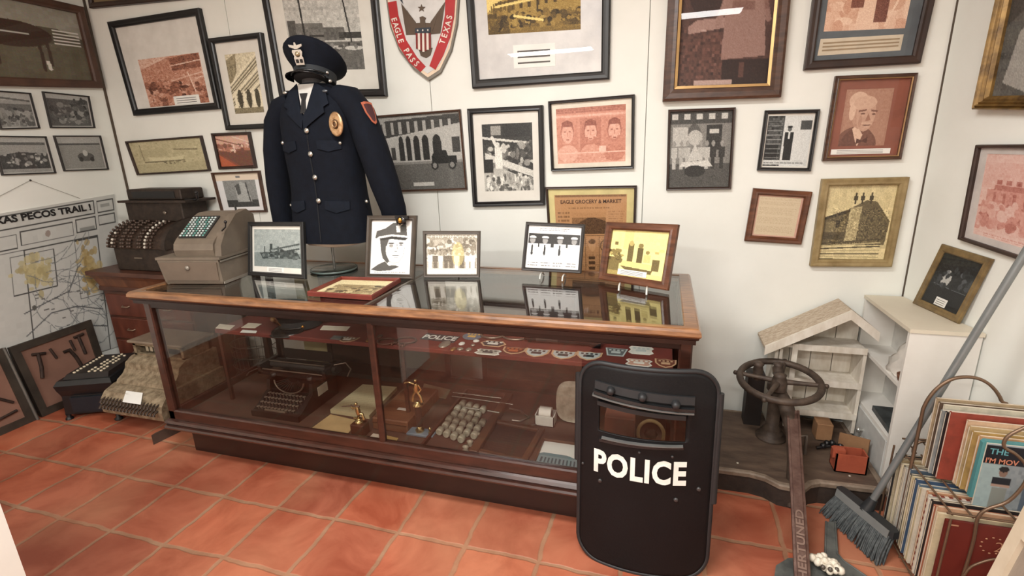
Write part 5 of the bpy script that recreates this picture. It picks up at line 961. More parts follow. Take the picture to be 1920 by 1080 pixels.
# shoulder patch on the outer sleeve
c = Vector((UX+.29, UY-.035, 1.735)); q = []
for a, b in ((-.5, .5), (-.2, .55), (.2, .55), (.5, .5), (.45, 0), (.2, -.45), (0, -.55), (-.2, -.45), (-.45, 0)):
    ang = -.35+a*.75; q.append(Vector((UX+.236+.076*math.cos(ang)-(b*.095)*.36, UY+.086*math.sin(ang), 1.742+b*.095)))
MB().loft([q, [p+Vector((.004, -.001, 0)) for p in q]]).build('shoulder_patch', mat('orange_patch_edge', (178, 96, 70), .8), uj)
ce = sum(q, Vector())/len(q); MB().loft([[ce+(p-ce)*.78+Vector((.004, -.001, 0)) for p in q], [ce+(p-ce)*.78+Vector((.006, -.0015, 0)) for p in q]]).build('patch_field', mat('patch_maroon', (70, 34, 36), .8), uj)
cap(Vector((UX+.01, UY-.015, 1.9)), 1.06, .1, -.26, 'dark navy police hat with large silver badge resting above the uniform jacket', badge='silver')
# ---------------- grey adding register ----------------
def local_thing(name, label, cat, loc, rz): 
    t = thing(name, label, cat, loc, rz); M = t.matrix_basis; return t, M
def TM_(mb, M): mb.v = [M@v for v in mb.v]; return mb
GR = mat('taupe_crackle_metal', (118, 106, 92), .5, .15, c2=(100, 89, 77), scale=8, bump=.1, bscale=200); GRL = mat('worn_light_edge', (156, 148, 136), .4, .4)
t, M = local_thing('adding_register', 'taupe metal cash register with green white key block standing on the glass top', 'cash register', (-2.262, 1.875, LT+.001), .17)
M = M@Matrix.Diagonal(Vector((.86, .9, 1, 1)))
mb = MB(); 
def rec(x0, x1, y0, y1, z): return [(x0, y0, z), (x1, y0, z), (x1, y1, z), (x0, y1, z)]
mb.loft([rec(-.165, .195, .0, .36, 0), rec(-.17, .2, -.004, .364, .012), rec(-.192, .195, -.008, .33, .118), rec(-.192, .195, -.008, .33, .128)], cap=True); TM_(mb, M).build('cash_drawer', GR, t)
TM_(MB().loft([rec(-.152, .18, -.0105, -.004, .02), rec(-.182, .185, -.0135, -.006, .112)]), M).build('drawer_front', mat('drawer_face', (108, 92, 78), .5), t)
TM_(MB().lathe([(.012, 0), (.012, .008), (.001, .01)], (.0, -.015, .085), 12, Matrix.Rotation(math.pi/2, 3, 'X')), M).build('lock', GRL, t)
TM_(MB().box((-.197, -.014, .126), (.21, .37, .138)), M).build('top_plate', GR, t)
TM_(MB().box((.2, .0, .112), (.204, .3, .12)).box((.2, .0, .0), (.206, .3, .012)), M).build('trim_strip', GRL, t)
pr = [(.02, .138), (.012, .17), (.02, .2), (.045, .222), (.21, .318), (.25, .332), (.33, .335), (.36, .3), (.365, .138)]
mb = MB(); mb.prism(pr, .25, (-.09, 0, 0), (0, 1, 0), (0, 0, 1), (1, 0, 0)); TM_(mb, M).build('machine_body', GR, t)
pr2 = [(.02, .138), (.03, .19), (.08, .25), (.2, .33), (.3, .345), (.36, .31), (.365, .138)]
TM_(MB().prism(pr2, .05, (.15, 0, 0), (0, 1, 0), (0, 0, 1), (1, 0, 0)), M).build('side_hood', GR, t)
kb = TM_(MB().prism([(.05, .226), (.2, .3155), (.197, .321), (.047, .232)], .17, (-.075, 0, 0), (0, 1, 0), (0, 0, 1), (1, 0, 0)), M).build('key_block', mat('key_block_dark', (46, 44, 42), .6), t)
kw = mat('pale_keys', (190, 202, 198), .4); kg = mat('green_keys', (92, 146, 136), .4); first = {}
for r in range(9):
    for c in range(8):
        y, z = .058+r*.0155, .2375+r*.0093; x = -.066+c*.0205; g = (c+r//3) % 3 == 1
        if g not in first:
            first[g] = (TM_(MB().lathe([(.001, 0), (.007, 0), (.0065, .007), (.001, .009)], (x, y, z-.003), 8), M).build('key', kg if g else kw, kb), (x, y, z))
        else:
            o0, p0 = first[g]; q = o0.copy(); COL.objects.link(q); q.location = Vector(((x-p0[0])*.86, (y-p0[1])*.9, z-p0[2]))
TM_(MB().tube([(.2, .06, .26), (.235, .05, .28), (.24, .05, .3)], .004, 6).ball((.24, .05, .305), .009, 8), M).build('small_lever', BLK, t)
TM_(MB().tube([(.13, .3, .335), (.13, .3, .36)], .006, 8), M).build('top_knob', BLK, t)
# ---------------- drawer cabinet and the ornate register ----------------
CW = mat('reddish_cabinet_wood', (92, 58, 44), .4, c2=(62, 36, 27), scale=7, stretch=(1, 1, 3)); CWD = mat('drawer_wood', (100, 54, 40), .4, c2=(76, 38, 28), scale=6, stretch=(3, 1, 1))
dc = thing('drawer_cabinet', 'tall dark wooden drawer cabinet in the left corner carrying the ornate register', 'cabinet', (-3.33, 2.58, 0))
MB().box((-3.69, 2.38, 0), (-2.92, 2.78, .72)).build('carcass', CW, dc)
MB().bevbox((-3.71, 2.365, .7), (-2.9, 2.785, .735), .004).build('cornice', CW, dc)
MB().loft([rec(-3.7, -2.9, 2.37, 2.785, .735), rec(-3.715, -2.885, 2.352, 2.787, .79), rec(-3.735, -2.87, 2.335, 2.79, .815)]).build('cornice', mat('cabinet_band_wood', (118, 74, 48), .4, c2=(88, 52, 34), scale=6, stretch=(4, 1, 1)), dc)
MB().bevbox((-3.745, 2.325, .815), (-2.86, 2.79, .845), .004).build('cabinet_top', CW, dc)
for r in range(4):
    for c in range(2):
        x0 = -3.67+c*.375; z0 = .02+r*.168
        d_ = MB().bevbox((x0, 2.366, z0), (x0+.36, 2.384, z0+.152), .004).build('drawer', CWD, dc)
        MB().tube([(x0+.15, 2.366, z0+.076), (x0+.155, 2.352, z0+.072), (x0+.205, 2.352, z0+.072), (x0+.21, 2.366, z0+.076)], .005, 6).build('handle', mat('dull_pull', (142, 120, 100), .4, .5), d_)
ORN = mat('ornate_bronze', (84, 66, 54), .5, .5, c2=(52, 40, 34), scale=40, bump=.6, bscale=60); ORD = mat('ornate_dark_bronze', (66, 54, 46), .5, .4, c2=(46, 38, 33), scale=30, bump=.4, bscale=60)
rx0, rx1 = -3.55, -3.0
t = thing('ornate_register', 'large dark bronze cash register with curved key bank on the drawer cabinet', 'cash register', (-3.27, 2.58, .846))
MB().bevbox((rx0+.02, 2.4, .846), (rx1-.01, 2.76, 1.0), .006).build('drawer_base', ORD, t)
MB().box((rx0+.2, 2.394, .93), (rx0+.27, 2.4, .94)).build('drawer_pull', steel, t)
arc = [(2.385, 1.0)]+[(2.60-.215*math.cos(a), 1.0+.155*math.sin(a)) for a in [math.pi/2*i/10 for i in range(11)]]+[(2.76, 1.155), (2.76, 1.0)]
MB().prism(arc, rx1-rx0-.04, (rx0, 0, 0), (0, 1, 0), (0, 0, 1), (1, 0, 0)).build('key_bank', ORN, t)
big = [(2.37, 1.0)]+[(2.60-.235*math.cos(a), 1.0+.18*math.sin(a)) for a in [math.pi/2*i/10 for i in range(11)]]+[(2.76, 1.18), (2.76, 1.0)]
MB().prism(big, .03, (rx1-.06, 0, 0), (0, 1, 0), (0, 0, 1), (1, 0, 0)).build('side_cheek', ORD, t)
kd = mat('dark_key_caps', (78, 62, 52), .4); kl = mat('ivory_key_caps', (206, 200, 186), .35); first = {}
for c, (x, lt) in enumerate(((-3.54, 0), (-3.5, 1), (-3.475, 0), (-3.42, 0), (-3.4, 0), (-3.36, 0), (-3.34, 0), (-3.27, 0), (-3.25, 0), (-3.21, 2), (-3.19, 0), (-3.16, 0))):
    for k in range(10):
        a = math.pi/2*(k+.6)/11.5; y = 2.60-.225*math.cos(a); z = 1.0+.165*math.sin(a); L = (lt == 1 and k in (1, 2, 4)) or (lt == 2)
        if L not in first: first[L] = (MB().ball((x, y, z), .009, 8).build('key', kl if L else kd, t), (x, y, z))
        else:
            o0, p0 = first[L]; q = o0.copy(); COL.objects.link(q); q.location = Vector((x-p0[0], y-p0[1], z-p0[2]))
mb = MB()
for x in (-3.52, -3.45, -3.38, -3.3, -3.23, -3.17): mb.prism([(y-.004*0, z+.004) for y, z in arc[1:-1]]+[(2.76, 1.15), (2.6, 1.1), (2.42, 1.0)], .006, (x, 0, 0), (0, 1, 0), (0, 0, 1), (1, 0, 0))
mb.build('key_bank_ribs', ORD, t)
MB().bevbox((rx0+.0, 2.56, 1.155), (rx1-.05, 2.76, 1.285), .006).build('mechanism_box', ORD, t)
MB().box((rx0-.03, 2.535, 1.283), (rx1+.02, 2.775, 1.298)).build('shelf_flange', ORD, t)
MB().bevbox((rx0+.01, 2.58, 1.298), (rx1-.06, 2.76, 1.37), .006).build('indicator_box', ORD, t); MB().box((rx0+.06, 2.577, 1.31), (rx1-.11, 2.581, 1.355)).build('indicator_window', BLK, t)
MB().tube([(rx1-.05, 2.6, 1.3), (rx1+.04, 2.6, 1.297), (rx1+.055, 2.6, 1.305), (rx1+.055, 2.6, 1.34)], .008, 8).ball((rx1+.055, 2.6, 1.345), .012, 8).build('crank_hook', BLK, t)
for px in (-3.2,): MB().ball((px, 2.555, 1.215), .012, 8, (1.4, .4, 1)).build('lock', steel, t)
# ---------------- machines on the floor ----------------
t, M = local_thing('black_accounting_machine', 'low black cast machine with rows of ivory keys beside the ornate brass one', 'office machine', (-3.38, 1.93, 0), .42)
BM = mat('gloss_black_iron', (26, 28, 30), .3, c2=(18, 19, 21), scale=5)
mb = MB(); mb.loft([rec(-.155, .155, .01, .4, .035), rec(-.15, .15, .015, .4, .16), rec(-.16, .16, .0, .4, .2), rec(-.165, .165, -.008, .42, .235), rec(-.15, .15, .01, .41, .262)]); TM_(mb, M).build('machine_body', BM, t)
TM_(MB().loft([rec(-.13, .13, .03, .39, .262), rec(-.12, .12, .06, .37, .285)]), M).build('key_deck', mat('key_deck_black', (34, 28, 26), .5), t)
TM_(MB().box((-.1, -.0, .05), (.1, .012, .15)), M).build('front_panel', mat('dark_teal_panel', (22, 30, 38), .35), t)
for x in (-.145, .145):
    for y in (.02, .38): TM_(MB().lathe([(.022, 0), (.02, .01), (.012, .02), (.016, .04)], (x, y, 0), 10), M).build('foot', BM, t)
ik = mat('ivory_keys', (214, 200, 172), .4); k0 = None
for c, x in enumerate((-.085, .0, .035, .07)):
    for r in range(10):
        if c in (1, 3) and r in (3, 7, 9): continue
        y = .075+r*.03
        if k0 is None: k0 = TM_(MB().lathe([(.001, 0), (.0085, 0), (.0085, .008), (.001, .01)], (x, y, .284), 8), M).build('key', ik, t); p0 = (x, y)
        else:
            q = k0.copy(); COL.objects.link(q); q.location = Vector((x-p0[0], y-p0[1], 0))
BR_ = mat('tarnished_brass_relief', (168, 152, 126), .5, .3, c2=(116, 100, 78), scale=35, bump=.9, bscale=45)
t = thing('brass_register', 'ornate tarnished brass cash register with a white tag on the floor by the case', 'cash register', (-2.98, 2.12, 0)); bx0, bx1 = -3.225, -2.735
mb = MB()
for x in (bx0+.03, bx1-.03):
    for y in (1.96, 2.3): mb.lathe([(.02, 0), (.024, .012), (.01, .02), (.012, .06)], (x, y, 0), 10)
mb.box((bx0+.02, 1.95, .045), (bx1-.02, 2.32, .062)); mb.build('stand_feet', mat('black_iron_stand', (34, 30, 28), .6), t)
low = [(1.925, .062), (1.905, .08), (1.9, .13), (1.91, .17), (1.94, .205), (2.0, .228), (2.02, .23), (2.36, .23), (2.36, .062)]
MB().prism(low, bx1-bx0, (bx0, 0, 0), (0, 1, 0), (0, 0, 1), (1, 0, 0)).build('key_apron', BR_, t)
hi = [(2.0, .23), (2.01, .25), (2.05, .275), (2.07, .3), (2.08, .335), (2.12, .36), (2.14, .365), (2.36, .365), (2.36, .23)]
MB().prism(hi, bx1-bx0-.05, (bx0+.025, 0, 0), (0, 1, 0), (0, 0, 1), (1, 0, 0)).build('curved_cover', BR_, t)
wb2 = MB().box((bx0+.04, 2.14, .36), (bx0+.06, 2.34, .45)).box((bx1-.06, 2.14, .36), (bx1-.04, 2.34, .45)).box((bx0+.04, 2.32, .36), (bx1-.04, 2.34, .45)).box((bx0+.04, 2.14, .36), (bx1-.04, 2.16, .375)).box((bx0+.04, 2.14, .43), (bx1-.04, 2.16, .45)).box((-3.0, 2.14, .36), (-2.97, 2.34, .45)).build('indicator_housing', BR_, t)
MB().box((bx0+.06, 2.2, .365), (bx1-.06, 2.21, .44)).build('indicator_backing', BLK, t)
mb = MB()
for i in range(4): mb.box((-3.13+i*.035, 2.175, .38), (-3.108+i*.035, 2.18, .425))
mb.build('number_flags', mat('flag_cream', (186, 172, 146), .6), t)
MB().bevbox((bx0+.02, 2.12, .45), (bx1-.02, 2.36, .466), .004).build('marble_top', mat('grey_top_slab', (138, 122, 104), .4, c2=(112, 98, 84)), t)
mb = MB()
kb_ = None
for i in range(17):
    for r in range(2):
        x = bx0+.03+i*.0268; y = 1.905-.012*r; z = .165-.032*r
        if kb_ is None: kb_ = MB().tube([(x, y+.02, z+.012), (x, y-.012, z+.004), (x, y-.02, z-.01)], [.006, .006, .009], 8).build('key_lever', mat('dark_key_lever', (62, 48, 38), .5, .3), t); p0 = (x, y, z)
        else:
            q = kb_.copy(); COL.objects.link(q); q.location = Vector((x-p0[0], y-p0[1], z-p0[2]))
tg = [X(237, 733, 1.96), X(268, 737, 1.955), X(264, 759, 1.89), X(230, 754, 1.89)]
tag(MB().loft([tg, [p+Vector((0, -.001, .002)) for p in tg]]).build('paper_tag', CARD), 'blank white paper tag lying on the keys of the brass register', 'tag')
tag(MB().loft([[Z(a, b, .001)+Vector((0, 0, z)) for a, b in ((288, 834), (345, 806), (352, 802), (295, 829))] for z in (0, .06)]).build('wooden_plank', mat('grey_brown_plank', (84, 66, 56), .6, c2=(60, 46, 38), scale=10)), 'short dark wooden plank with a screw jutting out under the left end of the case', 'plank')
# ---------------- riot shield ----------------
SX0, SW, SHt = -.255, .475, .80; SYB, SYT = 1.625, 1.682
def SF(u, v, d=0):
    b = .052*(1-(2*u-1)**2); n = Vector((0, -1, .075)).normalized()
    w_ = 1; x = SX0+u*SW-.004*v; return Vector((x, SYB+(SYT-SYB)*v-b+(.012*max(0, v-.85)/.15)**1, .003+v*SHt))+n*d
def Suv(px, py):
    p = None; y = 1.61
    for _ in range(5):
        q = X(px, py, y); u = (q.x-SX0)/SW; v = (q.z-.003)/SHt; y = SF(min(max(u, 0), 1), min(max(v, 0), 1)).y
    return u, v
rs = thing('riot_shield', 'black riot shield with viewing window and white letters police leaning on the case', 'shield', (SX0+SW/2, 1.6, 0))
SB = mat('matte_black_shield', (15, 15, 17), .5, c2=(10, 10, 12), scale=4, spec=.25, bump=.15, bscale=120); STR = mat('black_rubber_trim', (30, 31, 33), .55)
wa, wb_2 = Suv(1126, 752), Suv(1286, 836); win = (min(wa[0], wb_2[0]), max(wa[0], wb_2[0]), Suv(1205, 825)[1], Suv(1205, 765)[1])
cr = .085
def corner(u, v):   # squash the corners round
    x, z = u*SW, v*SHt; 
    for cx, cz in ((cr, cr), (SW-cr, cr), (cr, SHt-cr), (SW-cr, SHt-cr)):
        if (x-cx)*(1 if cx > SW/2 else -1) > 0 and (z-cz)*(1 if cz > SHt/2 else -1) > 0:
            dx, dz = x-cx, z-cz; m_ = max(abs(dx), abs(dz)); L = math.hypot(dx, dz); k = m_/L; x, z = cx+dx*k, cz+dz*k
    return x/SW, z/SHt
us = sorted(set([i/28 for i in range(29)]+[win[0], win[1]])); vs_ = sorted(set([i/44 for i in range(45)]+[win[2], win[3]]))
mb = MB(); nu, nv = len(us), len(vs_); V = []
for d in (0, -.012):
    for v in vs_:
        for u in us: V.append(SF(*corner(u, v), d))
Fc = []; N1 = nu*nv
def hole(i, j): um, vm_ = (us[i]+us[i+1])/2, (vs_[j]+vs_[j+1])/2; return win[0] < um < win[1] and win[2] < vm_ < win[3]
for j in range(nv-1):
    for i in range(nu-1):
        if hole(i, j): continue
        a = j*nu+i; Fc += [(a, a+1, a+nu+1, a+nu), (a+N1, a+nu+N1, a+nu+1+N1, a+1+N1)]
        for (di, dj, e0, e1) in ((-1, 0, a, a+nu), (1, 0, a+1, a+nu+1), (0, -1, a, a+1), (0, 1, a+nu, a+nu+1)):
            ii, jj = i+di, j+dj
            if not (0 <= ii < nu-1 and 0 <= jj < nv-1) or hole(ii, jj): Fc.append((e0, e1, e1+N1, e0+N1))
mb.add(V, Fc, True); mb.build('shield_plate', SB, rs)
per = []
for i in range(25): per.append(corner(i/24, 0))
for i in range(1, 41): per.append(corner(1, i/40))
for i in range(1, 25): per.append(corner(1-i/24, 1))
for i in range(1, 40): per.append(corner(0, 1-i/40))
MB().tube([SF(u, v, -.006) for u, v in per], .0095, 8, closed=True).build('edge_trim', STR, rs)
for a, b, sg in ((.5, .93, -1), (.38, .9, 1)):
    u = 0 if sg < 0 else 1; MB().tube([SF(u, a, -.006)+Vector((sg*.008, 0, 0)), SF(u, b, -.006)+Vector((sg*.008, 0, 0))], .012, 8).build('side_grip_strip', STR, rs)
mb = MB(); n = 12
for d in (.003, -.004): pass
row0 = [SF(win[0]+(win[1]-win[0])*i/n, win[2], -.004) for i in range(n+1)]; row1 = [SF(win[0]+(win[1]-win[0])*i/n, win[3], -.004) for i in range(n+1)]
mb.loft([row0, row1], cap=False, closed=False); mb.build('viewing_window', glass_mat('tinted_window', (.8, .76, .7), .05), rs)
def strip(p, q, h, d0, d1, name, m_, n=14):
    (u0, v0), (u1, v1) = Suv(*p), Suv(*q); mb = MB(); A = []; 
    for i in range(n+1):
        f = i/n; u, v = u0+(u1-u0)*f, v0+(v1-v0)*f; A.append([SF(u, v-h/2, d0), SF(u, v-h/2, d1), SF(u, v+h/2, d1), SF(u, v+h/2, d0)])
    return mb.loft(A).build(name, m_, rs)
GL = mat('gloss_black_plastic', (34, 35, 36), .2)
strip((1118, 719), (1305, 751), .035, 0, .01, 'upper_bar', STR); strip((1116, 731), (1304, 767), .014, 0, .022, 'lamp_bar', GL); strip((1114, 736), (1303, 772), .006, .0, .026, 'lamp_bar_lip', mat('scuffed_edge', (98, 98, 96), .35))
strip((1126, 822), (1283, 838), .012, 0, .014, 'window_sill', GL); strip((1130, 818), (1282, 835), .004, 0, .018, 'sill_lip', bpy.data.materials['scuffed_edge'])
strip((1122, 753), (1288, 783), .02, 0, .01, 'window_frame', STR)
def sknob(px, py, r, h, nm='knob', m_=STR):
    u, v = Suv(px, py); MB().lathe([(r, 0), (r*.95, h*.7), (r*.6, h), (.001, h)], SF(u, v, 0), 14, Matrix.Rotation(math.pi/2, 3, 'X')).build(nm, m_, rs)
for p in ((1148, 729), (1207, 741), (1269, 755)): sknob(*p, .015, .034)
for p in ((1126, 901), (1268, 937), (1311, 917), (1200, 848), (1262, 856), (1094, 868)): sknob(*p, .008 if p[0] > 1120 and p[1] > 890 else .005, .006, 'bolt', mat('dark_bolt', (74, 72, 72), .4, .4))
pu, pv = Suv(1113, 879); eu, ev = Suv(1287, 908); tu, tv = Suv(1113, 838); hgt = (tv-pv)*SHt
def sfn(x, y, d): 
    f = x/((eu-pu)*SW); return SF(pu+x/SW, pv+(ev-pv)*f+y/SHt, .0015+d)
tm = text_mb('POLICE', hgt, (0, 0, 0), (1, 0, 0), (0, 0, 1), .001, .04, 'LEFT', 1, fn=lambda x, y, d: Vector((x, y, 0)), space=1.1)
xm = max(v.x for v in tm.v); k = (eu-pu)*SW/xm; y0 = min(v.y for v in tm.v)
tm2 = MB(); tm2.add([sfn(v.x*k, max(v.y, -.005), .001) for v in tm.v], tm.f); tm2.build('lettering', mat('white_letters_shield', (238, 236, 228), .5), rs)
# things seen through the shield window, inside the case
tag(MB().bevbox((-.2, 2.0, .236), (-.07, 2.12, .4), .004).build('pink_box', mat('dusty_pink_card', (150, 98, 84), .6)), 'dusty pink box inside the case seen through the shield window', 'box')
t = thing('ring_plaque', 'cream ring with a dark star centre seen through the shield window', 'plaque', (.0, 2.02, .24)); c = Vector((.0, 2.02, .33))
MB().tube([c+Vector((.055*math.cos(a), 0, .065*math.sin(a))) for a in [2*math.pi*i/28 for i in range(28)]], .008, 8, closed=True).build('cream_ring', mat('cream_plaster', (206, 184, 140), .6), t); MB().lathe([(.001, 0), (.03, 0), (.02, .01), (.001, .012)], c, 8, Matrix.Rotation(math.pi/2, 3, 'X')).build('centre_boss', BKG, t); B((c.x-.05, c.y, .236), (c.x+.05, c.y+.01, .275)).build('stand', BKG, t)
# ---------------- platform scale with hand wheel ----------------
PS = mat('old_scale_wood', (98, 80, 66), .65, c2=(66, 51, 42), scale=7, stretch=(1, 3, 1), bump=.3); IR = mat('old_cast_iron', (84, 70, 59), .6, .2, c2=(54, 43, 36), scale=20, bump=.4); EDGEW = mat('pale_worn_edge', (138, 122, 106), .6, c2=(104, 88, 74), scale=20)
ps = thing('platform_scale', 'old low wooden platform with a cast iron post and hand wheel right of the case', 'platform machine', (.57, 2.42, 0))
out = [(.16, 2.16), (.44, 2.165), (.5, 2.15), (.55, 2.11), (.64, 2.1), (.68, 2.15), (.72, 2.17), (.975, 2.18), (.975, 2.74), (.16, 2.74)]
MB().loft([[(x, y, z) for x, y in out] for z in (.0, .092)]).build('platform_body', mat('dark_base_iron', (58, 46, 38), .7, c2=(34, 27, 23), scale=9, bump=.4), ps)
def shr(k, z): cx, cy = .57, 2.45; return [(x+(cx-x)*k, y+(cy-y)*k, z) for x, y in out]
MB().loft([shr(-.02, .088), shr(-.02, .104), shr(.0, .11), shr(.05, .1105), shr(.05, .088), shr(-.02, .088)], cap=False).build('deck_edge', EDGEW, ps)
MB().loft([shr(.03, .09), shr(.03, .108)]).build('deck_boards', PS, ps)
for p in ((1383, 868), (1593, 892)): c = Z(*p, .11); MB().ball(c, .006, 8, (1, 1, .5)).build('deck_stud', mat('bright_stud', (214, 206, 192), .3, .5), ps)
cx, cy = .583, 2.5
MB().lathe([(.07, .108), (.072, .12), (.05, .126), (.054, .145), (.04, .15), (.044, .16), (.03, .175), (.03, .36), (.044, .375), (.044, .4), (.03, .41)], (cx, cy, 0), 20).build('column', IR, ps)
B((.47, 2.60, .108), (.55, 2.68, .4)).build('rear_pillar', mat('black_pillar', (36, 29, 26), .6), ps)
MB().tube([(cx, 2.47, .38), (.6, 2.36, .36), (.615, 2.26, .28), (.615, 2.19, .18), (.615, 2.15, .06), (.615, 2.12, .0)], [.034, .034, .03, .028, .03, .034], 10).build('curved_leg', IR, ps)
hw = Vector((.575, 2.43, .455)); Mw = Matrix.Rotation(.10, 3, 'X')@Matrix.Rotation(-.03, 3, 'Y')
def wp(r, a, z=0): return hw+Mw@Vector((r*math.cos(a), r*math.sin(a)*1.08, z))
wh = MB().tube([wp(.172, 2*math.pi*i/36) for i in range(36)], .0165, 10, closed=True).build('hand_wheel', IR, ps)
for a in (-.12, 1.25, 2.9, 4.2): MB().tube([wp(.03, a, -.004), wp(.1, a, -.002), wp(.165, a)], [.014, .011, .011], 8).build('spoke', IR, wh)
for a in (-.12, 1.25, 2.9, 4.2): MB().ball(wp(.192, a), .012, 8).build('rim_nub', IR, wh)
MB().lathe([(.035, -.05), (.035, .0), (.026, .02), (.03, .03), (.012, .038), (.001, .04)], hw, 16).build('hub', IR, wh)
MB().lathe([(.02, -.03), (.024, .02), (.02, .04), (.026, .05), (.014, .062), (.001, .064)], hw+Vector((-.085, .06, 0)), 14).build('side_knob', IR, ps)
MB().lathe([(.022, .0), (.026, .03), (.018, .04), (.024, .05), (.012, .06), (.001, .062)], hw+Vector((.0, .05, .01)), 14).build('top_knob', IR, ps)
MB().tube([(.64, 2.4, .24), (.67, 2.36, .21), (.7, 2.36, .22), (.705, 2.36, .12)], .007, 6).build('side_clamp', mat('dull_steel2', (128, 118, 108), .4, .6), ps)
# lettered iron beam leaning from the floor to the post
a = X(1487, 768, 2.33); b = hit(1506, 1100, 2, .03); 
ib = thing('lettered_iron_bar', 'rusty iron bar with raised letters leaning from the floor up to the hand wheel post', 'iron bar', (b.x, b.y, 0))
d = (a-b); L = d.length; d.normalize(); sx = Vector((1, 0, 0)); nn = sx.cross(d).normalized(); sx = d.cross(nn).normalized()
if nn.z < 0: nn = -nn
def bp(s_, w_, h_): return b+d*s_+sx*w_+nn*h_
RB_ = mat('brown_rusty_bar', (104, 80, 70), .6, .3, c2=(74, 48, 40), scale=22, bump=.5)
MB().loft([[bp(s_, -.026, -.012), bp(s_, .026, -.012), bp(s_, .026, .0), bp(s_, .018, .002), bp(s_, .016, -.002), bp(s_, -.016, -.002), bp(s_, -.018, .002), bp(s_, -.026, 0)] for s_ in (-.05, L*.5, L)]).build('bar', RB_, ib)
text_mb('HERTUNED', .028, bp(.02, .0138, -.001), d, -sx, .002, .02, 'LEFT', 1.35).build('raised_letters', mat('rubbed_raised_iron', (134, 110, 98), .5, .4), ib)
# cast iron cross piece with plaster blossom
GI = mat('grey_painted_iron', (104, 106, 102), .5, .3, c2=(74, 76, 74), scale=18, bump=.3)
ic = thing('iron_base_piece', 'flat grey cast iron cross shaped base lying on the tiles below the broom', 'iron base', Z(1560, 1050, 0))
pts = [(1548, 978), (1566, 978), (1570, 1038), (1582, 1052), (1640, 1090), (1620, 1160), (1440, 1160), (1455, 1060), (1478, 1046), (1516, 1046), (1546, 1045)]
MB().loft([[Z(x, y, z) for x, y in pts] for z in (.001, .02)]).build('cross_plate', GI, ic)
bb = [Z(x, y, .02) for x, y in ((1549, 978), (1547, 1045), (1516, 1046))]; MB().tube(bb, .004, 6).build('raised_rib', GI, ic); MB().tube([Z(x, y, .02) for x, y in ((1566, 978), (1570, 1038), (1582, 1052), (1635, 1088))], .004, 6).build('raised_rib', GI, ic)
o = Z(1548, 1066, .03); t = thing('plaster_blossom', 'lumpy white plaster flower cluster lying on the grey iron base', 'ornament', o-Vector((0, 0, .01)))
mb = MB(); r_ = random.Random(4)
for i in range(34): a_ = r_.random()*6.28; q_ = r_.random()**.6; mb.ball(o+Vector((.05*q_*math.cos(a_), .038*q_*math.sin(a_), .012+.014*r_.random())), .011+.005*r_.random(), 8)
mb.build('petals', mat('white_plaster', (226, 218, 202), .6, c2=(206, 196, 178)), t)
mb = MB()
for i in range(3): mb.ball(o+Vector((-.02+.022*i, -.03-.005*(i % 2), .03)), .009, 8)
mb.build('dark_centres', BKG, t)
# ---------------- white house shaped shelf ----------------
WW = mat('whitewashed_wood', (220, 214, 202), .7, c2=(196, 186, 170), scale=8, stretch=(3, 3, 1)); WR = mat('peeling_roof_wood', (196, 182, 162), .7, c2=(158, 138, 116), scale=12, stretch=(1, 8, 8)); WD = mat('grey_shaded_side', (178, 172, 162), .7)
hs = thing('house_shelf', 'small whitewashed wooden shelf shaped like a gabled house against the wall', 'shelf', (.8, 2.7, .11))
hx0, hx1, hy0, hy1 = .585, .985, 2.62, 2.775; hz = .115; ez_ = .585; ap = .765; ax = .875
mb = MB(); nb = 4
for i in range(nb):
    a_ = hx0+(hx1-hx0)*i/nb+.002; b_ = hx0+(hx1-hx0)*(i+1)/nb-.002
    top = lambda x: ez_+(ap-ez_)*(1-abs(x-ax)/(ax-hx0+.05)) - .02
    mb.prism([(a_, hz), (b_, hz), (b_, top(b_)), (a_, top(a_))], .012, (0, hy1-.012, 0), (1, 0, 0), (0, 0, 1), (0, 1, 0))
mb.build('back_boards', WW, hs)
for x in (hx0, hx1-.015): MB().box((x, hy0, hz), (x+.015, hy1, ez_-.02)).build('side_panel', WW, hs)
MB().box((hx0+.075, hy0-.004, hz), (hx0+.1, hy0+.012, ez_-.01)).box((hx0+.02, hy0-.002, hz), (hx0+.034, hy0+.012, ez_-.04)).build('face_stile', WW, hs)
for z in (.2, .37, .555): MB().box((hx0+.015, hy0, z), (hx1-.015, hy1-.012, z+.016)).box((hx0+.1, hy0-.006, z-.01), (hx1-.002, hy0+.002, z+.022)).build('shelf_board', WW, hs)
def roof(xa, za, xb, zb, m_, nm):
    mb = MB()
    for k in range(4):
        ya, yb = hy0-.045+k*.05, hy0-.045+(k+1)*.05-.003
        mb.loft([[(xa, ya, za), (xa, yb, za), (xa, yb, za+.014), (xa, ya, za+.014)], [(xb, ya, zb), (xb, yb, zb), (xb, yb, zb+.014), (xb, ya, zb+.014)]])
    mb.build(nm, m_, hs)
    MB().loft([[(xa, hy0-.058, za-.03), (xa, hy0-.045, za-.03), (xa, hy0-.045, za+.016), (xa, hy0-.058, za+.016)], [(xb, hy0-.058, zb-.03), (xb, hy0-.045, zb-.03), (xb, hy0-.045, zb+.016), (xb, hy0-.058, zb+.016)]]).build('barge_board', WW, hs)
roof(hx0-.06, ez_-.03, ax, ap, WR, 'roof_slope'); roof(ax, ap, 1.0, ap-.1, WR, 'roof_slope')
